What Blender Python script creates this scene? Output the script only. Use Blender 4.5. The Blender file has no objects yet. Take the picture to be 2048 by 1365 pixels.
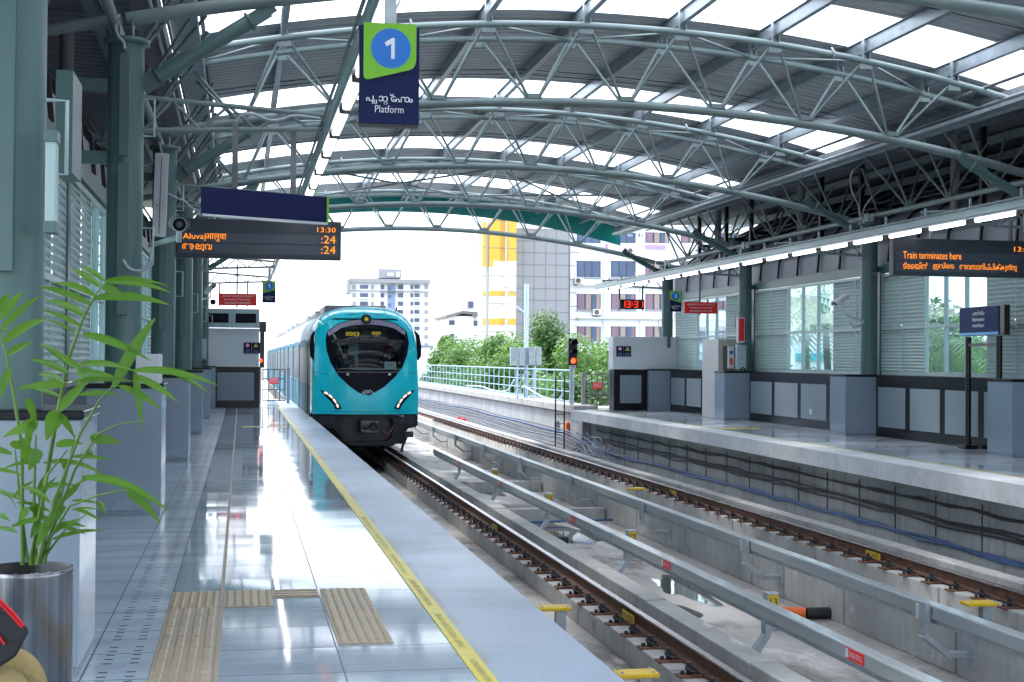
import bpy, math, random
from mathutils import Vector, Matrix
V = Vector
rnd = random.Random(7)
S = bpy.context.scene
COL = S.collection

# ------------------------------------------------------------------ camera
F = 2844.4; U0, V0 = 1024.0, 682.5; EYE = V((0, 0, 1.5))
YAW, PIT, ROL = math.radians(10.78), math.radians(0.754), math.radians(0.42)
_f0 = V((math.sin(YAW), math.cos(YAW), 0)); _r0 = V((math.cos(YAW), -math.sin(YAW), 0))
FWD = _f0*math.cos(PIT)+V((0, 0, math.sin(PIT))); _u0 = -_f0*math.sin(PIT)+V((0, 0, math.cos(PIT)))
RGT = _r0*math.cos(ROL)+_u0*math.sin(ROL); UPV = _u0*math.cos(ROL)-_r0*math.sin(ROL)
cd = bpy.data.cameras.new('camera'); cam = bpy.data.objects.new('camera', cd); COL.objects.link(cam)
cd.sensor_width = 36; cd.lens = F*36/2048; cd.clip_start = 0.05; cd.clip_end = 6000
cam.matrix_world = Matrix(((RGT.x, UPV.x, -FWD.x, EYE.x), (RGT.y, UPV.y, -FWD.y, EYE.y), (RGT.z, UPV.z, -FWD.z, EYE.z), (0, 0, 0, 1)))
S.camera = cam

def ray(u, v): return FWD+RGT*((u-U0)/F)-UPV*((v-V0)/F)
def at_z(u, v, z): r = ray(u, v); return EYE+r*((z-EYE.z)/r.z)
def at_x(u, v, x): r = ray(u, v); return EYE+r*(x/r.x)
def at_y(u, v, y): r = ray(u, v); return EYE+r*(y/r.y)

# ------------------------------------------------------------------ world, sun, exposure
SUN_EL, SUN_AZ = math.radians(58), math.radians(-35)      # azimuth measured from +y towards +x
w = bpy.data.worlds.new("World"); S.world = w; w.use_nodes = True
nt = w.node_tree; nt.nodes.clear()
wo = nt.nodes.new('ShaderNodeOutputWorld'); bg = nt.nodes.new('ShaderNodeBackground'); sk = nt.nodes.new('ShaderNodeTexSky')
sk.sky_type = 'NISHITA'; sk.sun_disc = False; sk.sun_elevation = SUN_EL; sk.sun_rotation = SUN_AZ
sk.air_density = 1.2; sk.dust_density = 3.0; sk.ozone_density = 1.5
mx = nt.nodes.new('ShaderNodeMixRGB'); tc = nt.nodes.new('ShaderNodeTexCoord'); no = nt.nodes.new('ShaderNodeTexNoise'); rp = nt.nodes.new('ShaderNodeValToRGB')
no.inputs['Scale'].default_value = 2.2; no.inputs['Detail'].default_value = 6
rp.color_ramp.elements[0].position = .3; rp.color_ramp.elements[0].color = (.45, .45, .45, 1); rp.color_ramp.elements[1].position = .6; rp.color_ramp.elements[1].color = (.95, .95, .95, 1)
nt.links.new(tc.outputs['Generated'], no.inputs['Vector']); nt.links.new(no.outputs['Fac'], rp.inputs['Fac'])
nt.links.new(rp.outputs['Color'], mx.inputs['Fac']); nt.links.new(sk.outputs['Color'], mx.inputs['Color1'])
mx.inputs['Color2'].default_value = (8.5, 9.4, 10.9, 1)
nt.links.new(mx.outputs['Color'], bg.inputs['Color']); bg.inputs['Strength'].default_value = .14
nt.links.new(bg.outputs['Background'], wo.inputs['Surface'])
sl = bpy.data.lights.new('sun', 'SUN'); so = bpy.data.objects.new('sun', sl); COL.objects.link(so)
sl.energy = 2.0; sl.angle = math.radians(12); sl.color = (1, .96, .9)
_sd = V((math.sin(SUN_AZ)*math.cos(SUN_EL), math.cos(SUN_AZ)*math.cos(SUN_EL), math.sin(SUN_EL)))
so.rotation_euler = _sd.to_track_quat('Z', 'Y').to_euler()
S.view_settings.view_transform = 'Standard'; S.view_settings.look = 'None'; S.view_settings.gamma = 1
S.view_settings.exposure = 1.45
S.cycles.use_denoising = True; S.cycles.max_bounces = 7; S.cycles.diffuse_bounces = 4; S.cycles.glossy_bounces = 4
S.cycles.transparent_max_bounces = 12; S.cycles.caustics_reflective = False; S.cycles.caustics_refractive = False
S.cycles.sample_clamp_indirect = 6

# ------------------------------------------------------------------ materials
M = {}
def _new(name):
    m = bpy.data.materials.new(name); m.use_nodes = True; t = m.node_tree; t.nodes.clear()
    o = t.nodes.new('ShaderNodeOutputMaterial'); M[name] = m
    return m, t, o
def N(t, kind, **kw):
    n = t.nodes.new(kind)
    for k, v in kw.items(): n.inputs[k].default_value = v
    return n
def mathn(t, op, a, b=None, clamp=False):
    n = t.nodes.new('ShaderNodeMath'); n.operation = op; n.use_clamp = clamp
    for i, x in enumerate((a, b)):
        if x is None: continue
        if isinstance(x, (int, float)): n.inputs[i].default_value = x
        else: t.links.new(x, n.inputs[i])
    return n.outputs[0]
def mixc(t, fac, a, b, mode='MIX'):
    n = t.nodes.new('ShaderNodeMixRGB'); n.blend_type = mode
    for i, x in enumerate((fac, a, b)):
        if isinstance(x, (int, float)): n.inputs[i].default_value = x
        elif isinstance(x, tuple): n.inputs[i].default_value = (*x[:3], 1)
        else: t.links.new(x, n.inputs[i])
    return n.outputs[0]
def ramp(t, fac, p0, p1, c0=(0, 0, 0), c1=(1, 1, 1)):
    n = t.nodes.new('ShaderNodeValToRGB'); e = n.color_ramp.elements
    e[0].position = p0; e[1].position = p1; e[0].color = (*c0, 1); e[1].color = (*c1, 1)
    t.links.new(fac, n.inputs[0]); return n.outputs[0]
def coords(t, scale=(1, 1, 1)):
    c = t.nodes.new('ShaderNodeTexCoord'); m = t.nodes.new('ShaderNodeMapping'); m.inputs['Scale'].default_value = scale
    t.links.new(c.outputs['Object'], m.inputs['Vector']); return m.outputs[0]
def noise(t, vec, scale, detail=4, rough=.55):
    n = N(t, 'ShaderNodeTexNoise', Scale=scale, Detail=detail, Roughness=rough); t.links.new(vec, n.inputs['Vector']); return n.outputs['Fac']
def bump(t, h, strength, dist=.01):
    b = N(t, 'ShaderNodeBump', Strength=strength, Distance=dist); t.links.new(h, b.inputs['Height']); return b.outputs[0]
def paint(name, col, rough=.45, metal=0, var=.12, scale=2.5, stretch=(1, 1, 1), dirt=None, bmp=.0, spec=.5, coat=0):
    m, t, o = _new(name); p = N(t, 'ShaderNodeBsdfPrincipled', Roughness=rough, Metallic=metal); p.inputs['Specular IOR Level'].default_value = spec
    p.inputs['Coat Weight'].default_value = coat; p.inputs['Coat Roughness'].default_value = .05
    v = coords(t, stretch); n1 = noise(t, v, scale, 5)
    dk = tuple(c*(1-var*1.6) for c in col); lt = tuple(min(1, c*(1+var)) for c in col)
    c = mixc(t, ramp(t, n1, .3, .7), dk, lt)
    if dirt:
        n2 = noise(t, coords(t, dirt[2]), dirt[1], 6, .65)
        c = mixc(t, ramp(t, n2, dirt[3], dirt[3]+.14), c, dirt[0])
    t.links.new(c, p.inputs['Base Color'])
    rr = mathn(t, 'ADD', mathn(t, 'MULTIPLY', n1, rough*.5), rough*.75); t.links.new(rr, p.inputs['Roughness'])
    if bmp: t.links.new(bump(t, noise(t, v, scale*12, 4), bmp), p.inputs['Normal'])
    t.links.new(p.outputs[0], o.inputs[0]); return m
def emis(name, col, strength):
    m, t, o = _new(name); e = N(t, 'ShaderNodeEmission', Color=(*col, 1), Strength=strength); t.links.new(e.outputs[0], o.inputs[0]); return m
def glass(name, tint=(.85, .95, .95), rough=.02, refl=1.0, haze=0.0):
    m, t, o = _new(name); lw = N(t, 'ShaderNodeLayerWeight', Blend=.5); fr = mathn(t, 'ADD', mathn(t, 'MULTIPLY', mathn(t, 'POWER', lw.outputs['Facing'], 5.0), .9), .045); tr = N(t, 'ShaderNodeBsdfTransparent', Color=(*tint, 1)); gl = N(t, 'ShaderNodeBsdfGlossy', Roughness=rough)
    mxx = t.nodes.new('ShaderNodeMixShader'); t.links.new(mathn(t, 'MULTIPLY', fr, refl, True), mxx.inputs[0]); t.links.new(tr.outputs[0], mxx.inputs[1]); t.links.new(gl.outputs[0], mxx.inputs[2])
    out = mxx.outputs[0]
    if haze:
        d = N(t, 'ShaderNodeBsdfDiffuse', Color=(.75, .85, .9, 1)); m2 = t.nodes.new('ShaderNodeMixShader'); m2.inputs[0].default_value = haze
        t.links.new(out, m2.inputs[1]); t.links.new(d.outputs[0], m2.inputs[2]); out = m2.outputs[0]
    t.links.new(out, o.inputs[0]); return m
def leaf(name, c0, c1, rough=.45, trans=.35):
    m, t, o = _new(name); p = N(t, 'ShaderNodeBsdfPrincipled', Roughness=rough); tr = N(t, 'ShaderNodeBsdfTranslucent')
    oi = t.nodes.new('ShaderNodeNewGeometry'); n = noise(t, coords(t), 1.2, 3)
    ob = t.nodes.new('ShaderNodeObjectInfo')
    f = mathn(t, 'ADD', mathn(t, 'ADD', mathn(t, 'MULTIPLY', oi.outputs['Random Per Island'], .40), mathn(t, 'MULTIPLY', ob.outputs['Random'], .35)), mathn(t, 'MULTIPLY', n, .4), True)
    c = mixc(t, f, c0, c1); t.links.new(c, p.inputs['Base Color']); t.links.new(mixc(t, .5, c, (.25, .45, .05)), tr.inputs[0])
    mxx = t.nodes.new('ShaderNodeMixShader'); mxx.inputs[0].default_value = trans; t.links.new(p.outputs[0], mxx.inputs[1]); t.links.new(tr.outputs[0], mxx.inputs[2]); t.links.new(mxx.outputs[0], o.inputs[0]); return m
def concrete(name, col, wet=.0, streak=1.0, damp=None):
    m, t, o = _new(name); p = N(t, 'ShaderNodeBsdfPrincipled'); v = coords(t); n1 = noise(t, v, .8, 8, .6); n2 = noise(t, v, 9, 6, .65); n3 = noise(t, coords(t, (6, 6, .5)), 1.1, 5)
    c = mixc(t, ramp(t, n1, .3, .72), tuple(x*.72 for x in col), tuple(x*1.15 for x in col)); c = mixc(t, mathn(t, 'MULTIPLY', ramp(t, n2, .35, .75), .35), c, tuple(x*.55 for x in col))
    c = mixc(t, mathn(t, 'MULTIPLY', ramp(t, n3, .52, .72), .55*streak), c, tuple(x*.38 for x in col)); 
    if damp:
        n4 = noise(t, coords(t, damp[1]), damp[2], 7, .62); c = mixc(t, mathn(t, 'MULTIPLY', ramp(t, n4, damp[3], damp[3]+.09), .8), c, damp[0])
        n5 = noise(t, coords(t, damp[1]), damp[2]*2.3, 6, .6); c = mixc(t, mathn(t, 'MULTIPLY', ramp(t, n5, .62, .68), .6), c, tuple(min(.8, x*1.35) for x in col))
    t.links.new(c, p.inputs['Base Color'])
    r = mixc(t, ramp(t, n1, .55, .62), (.85, .85, .85), (.85-wet, .85-wet, .85-wet)); t.links.new(r, p.inputs['Roughness']); t.links.new(bump(t, n2, .35, .01), p.inputs['Normal']); t.links.new(p.outputs[0], o.inputs[0]); return m

paint('steel_paint', (.090, .168, .168), .38, var=.10, scale=1.6, stretch=(1, 1, .35), dirt=((.10, .16, .15), 3.0, (1, 1, .3), .62), bmp=.02)
paint('truss_paint', (.205, .27, .27), .42, var=.12, scale=2.0, dirt=((.20, .13, .09), 4.0, (1, 1, 1), .70))
paint('purlin_steel', (.30, .36, .40), .35, metal=.45, var=.15, scale=5, dirt=((.15, .17, .18), 7, (1, .2, 1), .60))
paint('roof_steel', (.53, .56, .60), .5, metal=0, var=.12, scale=1.2, stretch=(.15, 3, 1))
paint('dark_cladding', (.27, .29, .34), .5, metal=0, var=.1, scale=.6)
paint('black_paint', (.012, .014, .016), .35, var=.1)
paint('rubber', (.02, .02, .022), .6, var=.1)
paint('navy', (.006, .012, .075), .5, var=.06, spec=.2)
paint('navy_sign', (.010, .028, .12), .5, var=.06, spec=.1)
paint('sign_green', (.17, .48, .012), .35, var=.03)
paint('sign_blue', (.0, .16, .60), .35, var=.03)
paint('sign_sky', (.05, .42, .85), .35, var=.03)
paint('white_letters', (.75, .78, .85), .45, var=.02)
paint('sign_red', (.88, .018, .014), .4, var=.05)
paint('sign_yellow', (.75, .62, .02), .4, var=.05)
paint('display_case', (.028, .036, .055), .38, var=.1)
paint('display_strip', (.05, .065, .095), .3, var=.05)
paint('cream', (.62, .62, .60), .5, var=.05, scale=.8)
paint('white_wall', (.66, .70, .74), .45, var=.04, scale=.7)
paint('panel_blue', (.265, .33, .41), .26, var=.08, scale=.5, spec=.6, coat=.3)
paint('granite_grey', (.25, .31, .36), .35, var=.16, scale=90, bmp=.02)
paint('granite_black', (.010, .012, .016), .24, var=.3, scale=60, spec=.25)
paint('louvre', (.42, .54, .54), .42, var=.05, scale=1)
paint('frame_paint', (.42, .56, .58), .4, var=.05)
paint('alu', (.62, .66, .70), .3, metal=.5, var=.08, scale=3)
paint('galv', (.40, .46, .50), .4, metal=.35, var=.14, scale=6, dirt=((.28, .32, .34), 9, (1, 1, 1), .58))
paint('stainless', (.30, .31, .33), .30, metal=1, var=.30, scale=3, stretch=(14, 14, .1))
paint('rail_rust', (.13, .055, .03), .7, var=.35, scale=9, bmp=.2)
paint('rail_head', (.40, .36, .36), .28, metal=.8, var=.2, scale=6, stretch=(1, .1, 1))
paint('plate_rust', (.20, .085, .05), .75, var=.3, scale=20)
paint('clip_iron', (.045, .045, .05), .5, metal=.3, var=.3, scale=30)
paint('frp_cover', (.34, .38, .395), .32, var=.08, scale=2, stretch=(1, .3, 1), coat=.2)
paint('yellow_board', (.80, .52, .02), .45, var=.06, scale=8)
paint('orange_pipe', (.85, .16, .02), .4, var=.06)
paint('cable_blue', (.07, .15, .36), .45, var=.15)
paint('cable_black', (.03, .035, .04), .5, var=.2)
paint('cable_grey', (.20, .22, .27), .45, var=.15)
paint('tactile', (.44, .36, .25), .42, var=.10, scale=5, dirt=((.30, .25, .18), 14, (1, 1, 1), .62))
paint('line_yellow', (.72, .60, .05), .4, var=.08, scale=6, dirt=((.5, .42, .1), 10, (1, 1, 1), .6))
paint('grout', (.42, .36, .28), .5, var=.1, scale=12)
paint('faint_ink', (.38, .36, .12), .5, var=.05)
paint('teal_fascia', (.0, .25, .24), .35, var=.08, scale=.8)
paint('train_teal', (.0, .74, .90), .2, var=.06, scale=1.4, coat=.5, spec=.5)
paint('train_white', (.50, .57, .66), .5, var=.06, spec=.05)
paint('train_mask', (.007, .007, .016), .30, var=.1, spec=.10)
paint('train_dark', (.014, .02, .026), .45, var=.2, scale=3)
paint('train_grille', (.055, .065, .075), .5, var=.2)
paint('sky_sheen', (.22, .21, .32), .2, var=.05, coat=.4)  # sky reflection put into the colour of the black mask's top band
paint('train_wrap', (.03, .17, .32), .5, var=.4, scale=.5, dirt=((.25, .38, .55), .9, (1, 1, 1), .56), spec=.05)
paint('train_door', (.035, .11, .04), .5, var=.4, scale=.9, dirt=((.02, .14, .24), 1.1, (1, 1, 1), .56), spec=.05)
paint('train_glass', (.02, .05, .10), .4, var=.3, scale=.4, spec=.1)
paint('coupler', (.16, .16, .17), .5, metal=.5, var=.3, scale=8)
paint('paper', (.72, .80, .82), .7, var=.03)
paint('roof_box', (.20, .21, .23), .55, var=.2)
paint('skin', (.36, .20, .13), .5, var=.08)
paint('shirt_blue', (.10, .15, .25), .8, var=.1)
paint('shirt_dark', (.03, .035, .05), .8, var=.1)
paint('red_cap', (.55, .02, .02), .6, var=.05)
paint('khaki', (.40, .31, .13), .85, var=.18, scale=9, bmp=.6)
paint('bag_black', (.014, .014, .02), .5, var=.3, scale=16, bmp=.5)
paint('red_piping', (.62, .01, .02), .4, var=.05)
paint('hair', (.01, .008, .007), .5, var=.1)
paint('shoe', (.03, .02, .015), .5, var=.1)
paint('bench_steel', (.35, .37, .39), .35, metal=.7)
paint('pebble', (.55, .53, .50), .6, var=.2, scale=25)
paint('soil', (.05, .035, .025), .9, var=.3, scale=20, bmp=.4)
paint('stem_green', (.10, .20, .03), .45, var=.2, scale=8)
paint('bldg_white', (.80, .81, .84), .6, var=.03, scale=.1, dirt=((.55, .56, .60), .25, (2, 2, .3), .66))
paint('bldg_grey', (.29, .29, .315), .6, var=.05, scale=.1)
paint('bldg_blue', (.22, .28, .46), .6, var=.06, scale=.1)
paint('bldg_pale', (.74, .77, .84), .6, var=.05, scale=.1)
paint('tower_yellow', (.66, .40, .04), .35, var=.04, scale=.2)
paint('tower_cream', (.80, .78, .70), .45, var=.04, scale=.2)
paint('tower_joint', (.225, .215, .225), .6)
paint('beige', (.40, .36, .31), .6)
paint('purple', (.45, .30, .72), .5, var=.03, scale=.2)
paint('roof_tin', (.18, .16, .16), .6, var=.2, scale=.6)
paint('curtain_pink', (.26, .16, .22), .7, var=.1, scale=1.5, stretch=(6, 6, .1))
paint('curtain_tan', (.36, .28, .24), .7, var=.1, scale=1.5, stretch=(6, 6, .1))
paint('bldg_glass', (.06, .10, .20), .12, var=.25, scale=.3)
paint('bldg_glass_dark', (.08, .09, .16), .2, var=.3, scale=.4)
paint('window_bar', (.04, .04, .05), .5)
paint('ac_white', (.72, .73, .74), .5, var=.04)
paint('ac_fan', (.12, .09, .09), .6, var=.2)
paint('railing_blue', (.30, .48, .62), .4, var=.1, scale=3)
paint('mast_white', (.55, .66, .78), .4, metal=.1, var=.06)
paint('bark', (.13, .10, .07), .9, var=.3, scale=6, bmp=.4)
paint('ground', (.20, .22, .16), .95, var=.25, scale=.05)
paint('shop_teal', (.05, .45, .50), .5, var=.05)
concrete('concrete', (.54, .54, .53), .25, .5, ((.16, .165, .165), (1, 1, 1.6), .9, .60))
concrete('concrete_light', (.52, .515, .50), .0, .6, ((.42, .30, .18), (1.5, .6, 1), .8, .66))
concrete('concrete_wall', (.55, .56, .56), .0, 1.2)
concrete('deck_concrete', (.58, .55, .52), .5, .25, ((.19, .165, .14), (1.2, .5, 1), .75, .52))
concrete('fascia_white', (.82, .85, .88), .0, .25)
leaf('palm_leaf', (.018, .085, .006), (.13, .33, .022), .34, .35)
leaf('tree_leaf', (.022, .085, .010), (.10, .23, .03), .5, .3)
leaf('tree_leaf_dark', (.012, .05, .010), (.05, .13, .02), .5, .25)
leaf('tree_leaf_pale', (.04, .13, .025), (.16, .30, .07), .5, .3)
emis('led_amber', (1.0, .27, .012), .75)
emis('led_red', (1.0, .03, .015), .9)
emis('led_white', (1.0, 1.0, 1.0), 2.2)
emis('lamp_red', (1.0, .07, .02), 1.6)
emis('headlight', (1.0, .93, .82), .42)
emis('tube_light', (.95, .97, 1.0), 2.6)
emis('dest_led', (.55, .42, .04), .30)
glass('pane', (.80, .93, .95), .02, 1.0, .10)
glass('windscreen', (.52, .62, .63), .03, .55)
glass('dial_glass', (.3, .3, .3), .1, 1)
# skylight sheet: white translucent fibreglass
m, t, o = _new('skylight'); d = N(t, 'ShaderNodeBsdfTranslucent'); n1 = noise(t, coords(t, (.3, 1, 1)), 1.2, 6)
t.links.new(mixc(t, ramp(t, n1, .63, .72), (.92, .94, .97), (.16, .18, .24)), d.inputs[0])
d2 = N(t, 'ShaderNodeBsdfDiffuse', Color=(.8, .82, .85, 1)); tr = N(t, 'ShaderNodeBsdfTransparent', Color=(1, 1, 1, 1)); a = t.nodes.new('ShaderNodeMixShader'); a.inputs[0].default_value = .12
t.links.new(d.outputs[0], a.inputs[1]); t.links.new(d2.outputs[0], a.inputs[2]); b = t.nodes.new('ShaderNodeMixShader'); b.inputs[0].default_value = .35
t.links.new(a.outputs[0], b.inputs[1]); t.links.new(tr.outputs[0], b.inputs[2]); t.links.new(b.outputs[0], o.inputs[0])
# puddle water
m, t, o = _new('water'); p = N(t, 'ShaderNodeBsdfPrincipled', Roughness=.03); p.inputs['Base Color'].default_value = (.10, .10, .09, 1); p.inputs['Specular IOR Level'].default_value = .6
t.links.new(bump(t, noise(t, coords(t), 7, 2), .04), p.inputs['Normal']); t.links.new(p.outputs[0], o.inputs[0])
# polished floor: tiles 0.62 x 0.6 in the middle, 0.3 x 0.6 at the wall side
def floor_mat(name, col, rough, cols, ystep, wall_slots=False):
    m, t, o = _new(name); p = N(t, 'ShaderNodeBsdfPrincipled'); v = coords(t); sp = t.nodes.new('ShaderNodeSeparateXYZ'); t.links.new(v, sp.inputs[0])
    X, Y = sp.outputs[0], sp.outputs[1]
    n1 = noise(t, v, 60, 4, .7); n2 = noise(t, coords(t, (.6, 3, 1)), 1.3, 6); n3 = noise(t, v, .6, 3)
    c = mixc(t, ramp(t, n2, .3, .7), tuple(x*.8 for x in col), tuple(x*1.18 for x in col)); c = mixc(t, mathn(t, 'MULTIPLY', ramp(t, n1, .4, .7), .4), c, tuple(x*.5 for x in col))
    # per-tile tone
    wn = t.nodes.new('ShaderNodeTexWhiteNoise'); wn.noise_dimensions = '2D'; cmb = t.nodes.new('ShaderNodeCombineXYZ')
    t.links.new(mathn(t, 'FLOOR', mathn(t, 'DIVIDE', mathn(t, 'SUBTRACT', X, cols[0]), .31)), cmb.inputs[0]); t.links.new(mathn(t, 'FLOOR', mathn(t, 'DIVIDE', Y, ystep)), cmb.inputs[1]); t.links.new(cmb.outputs[0], wn.inputs['Vector'])
    c = mixc(t, mathn(t, 'MULTIPLY', wn.outputs['Value'], .22), c, tuple(x*.62 for x in col))
    line = mathn(t, 'LESS_THAN', mathn(t, 'ABSOLUTE', mathn(t, 'SUBTRACT', mathn(t, 'FRACT', mathn(t, 'DIVIDE', mathn(t, 'ADD', Y, .05), ystep)), .5)), .006/ystep)
    for x in cols: line = mathn(t, 'MAXIMUM', line, mathn(t, 'LESS_THAN', mathn(t, 'ABSOLUTE', mathn(t, 'SUBTRACT', X, x)), .0035))
    if wall_slots:
        fy = mathn(t, 'FRACT', mathn(t, 'DIVIDE', Y, .6)); s1 = mathn(t, 'LESS_THAN', mathn(t, 'FRACT', mathn(t, 'MULTIPLY', fy, 6)), .26); s1 = mathn(t, 'MULTIPLY', s1, mathn(t, 'LESS_THAN', fy, .83))
        for xc in (-.63, -.50): line = mathn(t, 'MAXIMUM', line, mathn(t, 'MULTIPLY', s1, mathn(t, 'LESS_THAN', mathn(t, 'ABSOLUTE', mathn(t, 'SUBTRACT', X, xc)), .021)))
    c = mixc(t, line, c, (.03, .03, .035)); t.links.new(c, p.inputs['Base Color'])
    r = mathn(t, 'ADD', mathn(t, 'MULTIPLY', ramp(t, n3, .35, .7), rough), rough*.5)
    if wall_slots: r = mathn(t, 'ADD', r, mathn(t, 'MULTIPLY', mathn(t, 'LESS_THAN', X, -.41), .17))
    t.links.new(mathn(t, 'ADD', r, mathn(t, 'MULTIPLY', line, .4)), p.inputs['Roughness'])
    p.inputs['Specular IOR Level'].default_value = .5; p.inputs['Coat Weight'].default_value = .0; p.inputs['Coat Roughness'].default_value = rough*.4
    hb = mathn(t, 'ADD', noise(t, coords(t, (1, .45, 1)), 2.2, 2), mathn(t, 'MULTIPLY', wn.outputs['Value'], .3)); bn = bump(t, hb, .012, .02)
    ge = t.nodes.new('ShaderNodeNewGeometry'); w2 = t.nodes.new('ShaderNodeTexWhiteNoise'); w2.noise_dimensions = '2D'; cm2 = t.nodes.new('ShaderNodeCombineXYZ')
    t.links.new(mathn(t, 'FLOOR', mathn(t, 'DIVIDE', mathn(t, 'SUBTRACT', X, cols[-1]), .61)), cm2.inputs[0]); t.links.new(mathn(t, 'FLOOR', mathn(t, 'DIVIDE', mathn(t, 'ADD', Y, .05+ystep/2), ystep)), cm2.inputs[1]); t.links.new(cm2.outputs[0], w2.inputs['Vector'])
    va = t.nodes.new('ShaderNodeVectorMath'); va.operation = 'SUBTRACT'; t.links.new(w2.outputs['Color'], va.inputs[0]); va.inputs[1].default_value = (.5, .5, .5)
    vs_ = t.nodes.new('ShaderNodeVectorMath'); vs_.operation = 'SCALE'; t.links.new(va.outputs[0], vs_.inputs[0]); vs_.inputs['Scale'].default_value = .005
    vb = t.nodes.new('ShaderNodeVectorMath'); vb.operation = 'ADD'; t.links.new(bn, vb.inputs[0]); t.links.new(vs_.outputs[0], vb.inputs[1]); vn = t.nodes.new('ShaderNodeVectorMath'); vn.operation = 'NORMALIZE'; t.links.new(vb.outputs[0], vn.inputs[0])
    t.links.new(vn.outputs[0], p.inputs['Normal']); t.links.new(p.outputs[0], o.inputs[0])
floor_mat('floor_tiles', (.47, .56, .65), .068, (-.72, -.41, .50), .6, True)
floor_mat('floor_tiles_right', (.50, .56, .63), .17, (9.9, 10.8, 11.4, 12.0), .6)
def coping_mat():
    m, t, o = _new('coping'); p = N(t, 'ShaderNodeBsdfPrincipled', Roughness=.36); v = coords(t); sp = t.nodes.new('ShaderNodeSeparateXYZ'); t.links.new(v, sp.inputs[0])
    n1 = noise(t, v, 80, 4, .7); n2 = noise(t, v, 1.0, 7, .6); n3 = noise(t, coords(t, (3, .35, 1)), 1.6, 6, .6); col = (.33, .415, .53)
    c = mixc(t, ramp(t, n1, .35, .65), tuple(x*.82 for x in col), tuple(x*1.12 for x in col)); c = mixc(t, mathn(t, 'MULTIPLY', ramp(t, n2, .48, .62), .45), c, (.24, .29, .34)); c = mixc(t, mathn(t, 'MULTIPLY', ramp(t, n3, .58, .70), .35), c, (.30, .29, .25))
    edge = mathn(t, 'MULTIPLY', mathn(t, 'LESS_THAN', mathn(t, 'ABSOLUTE', mathn(t, 'SUBTRACT', sp.outputs[0], 1.215)), .022), ramp(t, n2, .40, .60)); c = mixc(t, mathn(t, 'MULTIPLY', edge, .6), c, (.30, .24, .15))
    ln = mathn(t, 'LESS_THAN', mathn(t, 'FRACT', mathn(t, 'DIVIDE', sp.outputs[1], 1.83)), .0035); c = mixc(t, mathn(t, 'MULTIPLY', ln, .7), c, (.10, .11, .13))
    t.links.new(c, p.inputs['Base Color']); t.links.new(mathn(t, 'ADD', mathn(t, 'MULTIPLY', n2, .3), .22), p.inputs['Roughness']); t.links.new(bump(t, n1, .03), p.inputs['Normal']); t.links.new(p.outputs[0], o.inputs[0])
coping_mat()
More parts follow.
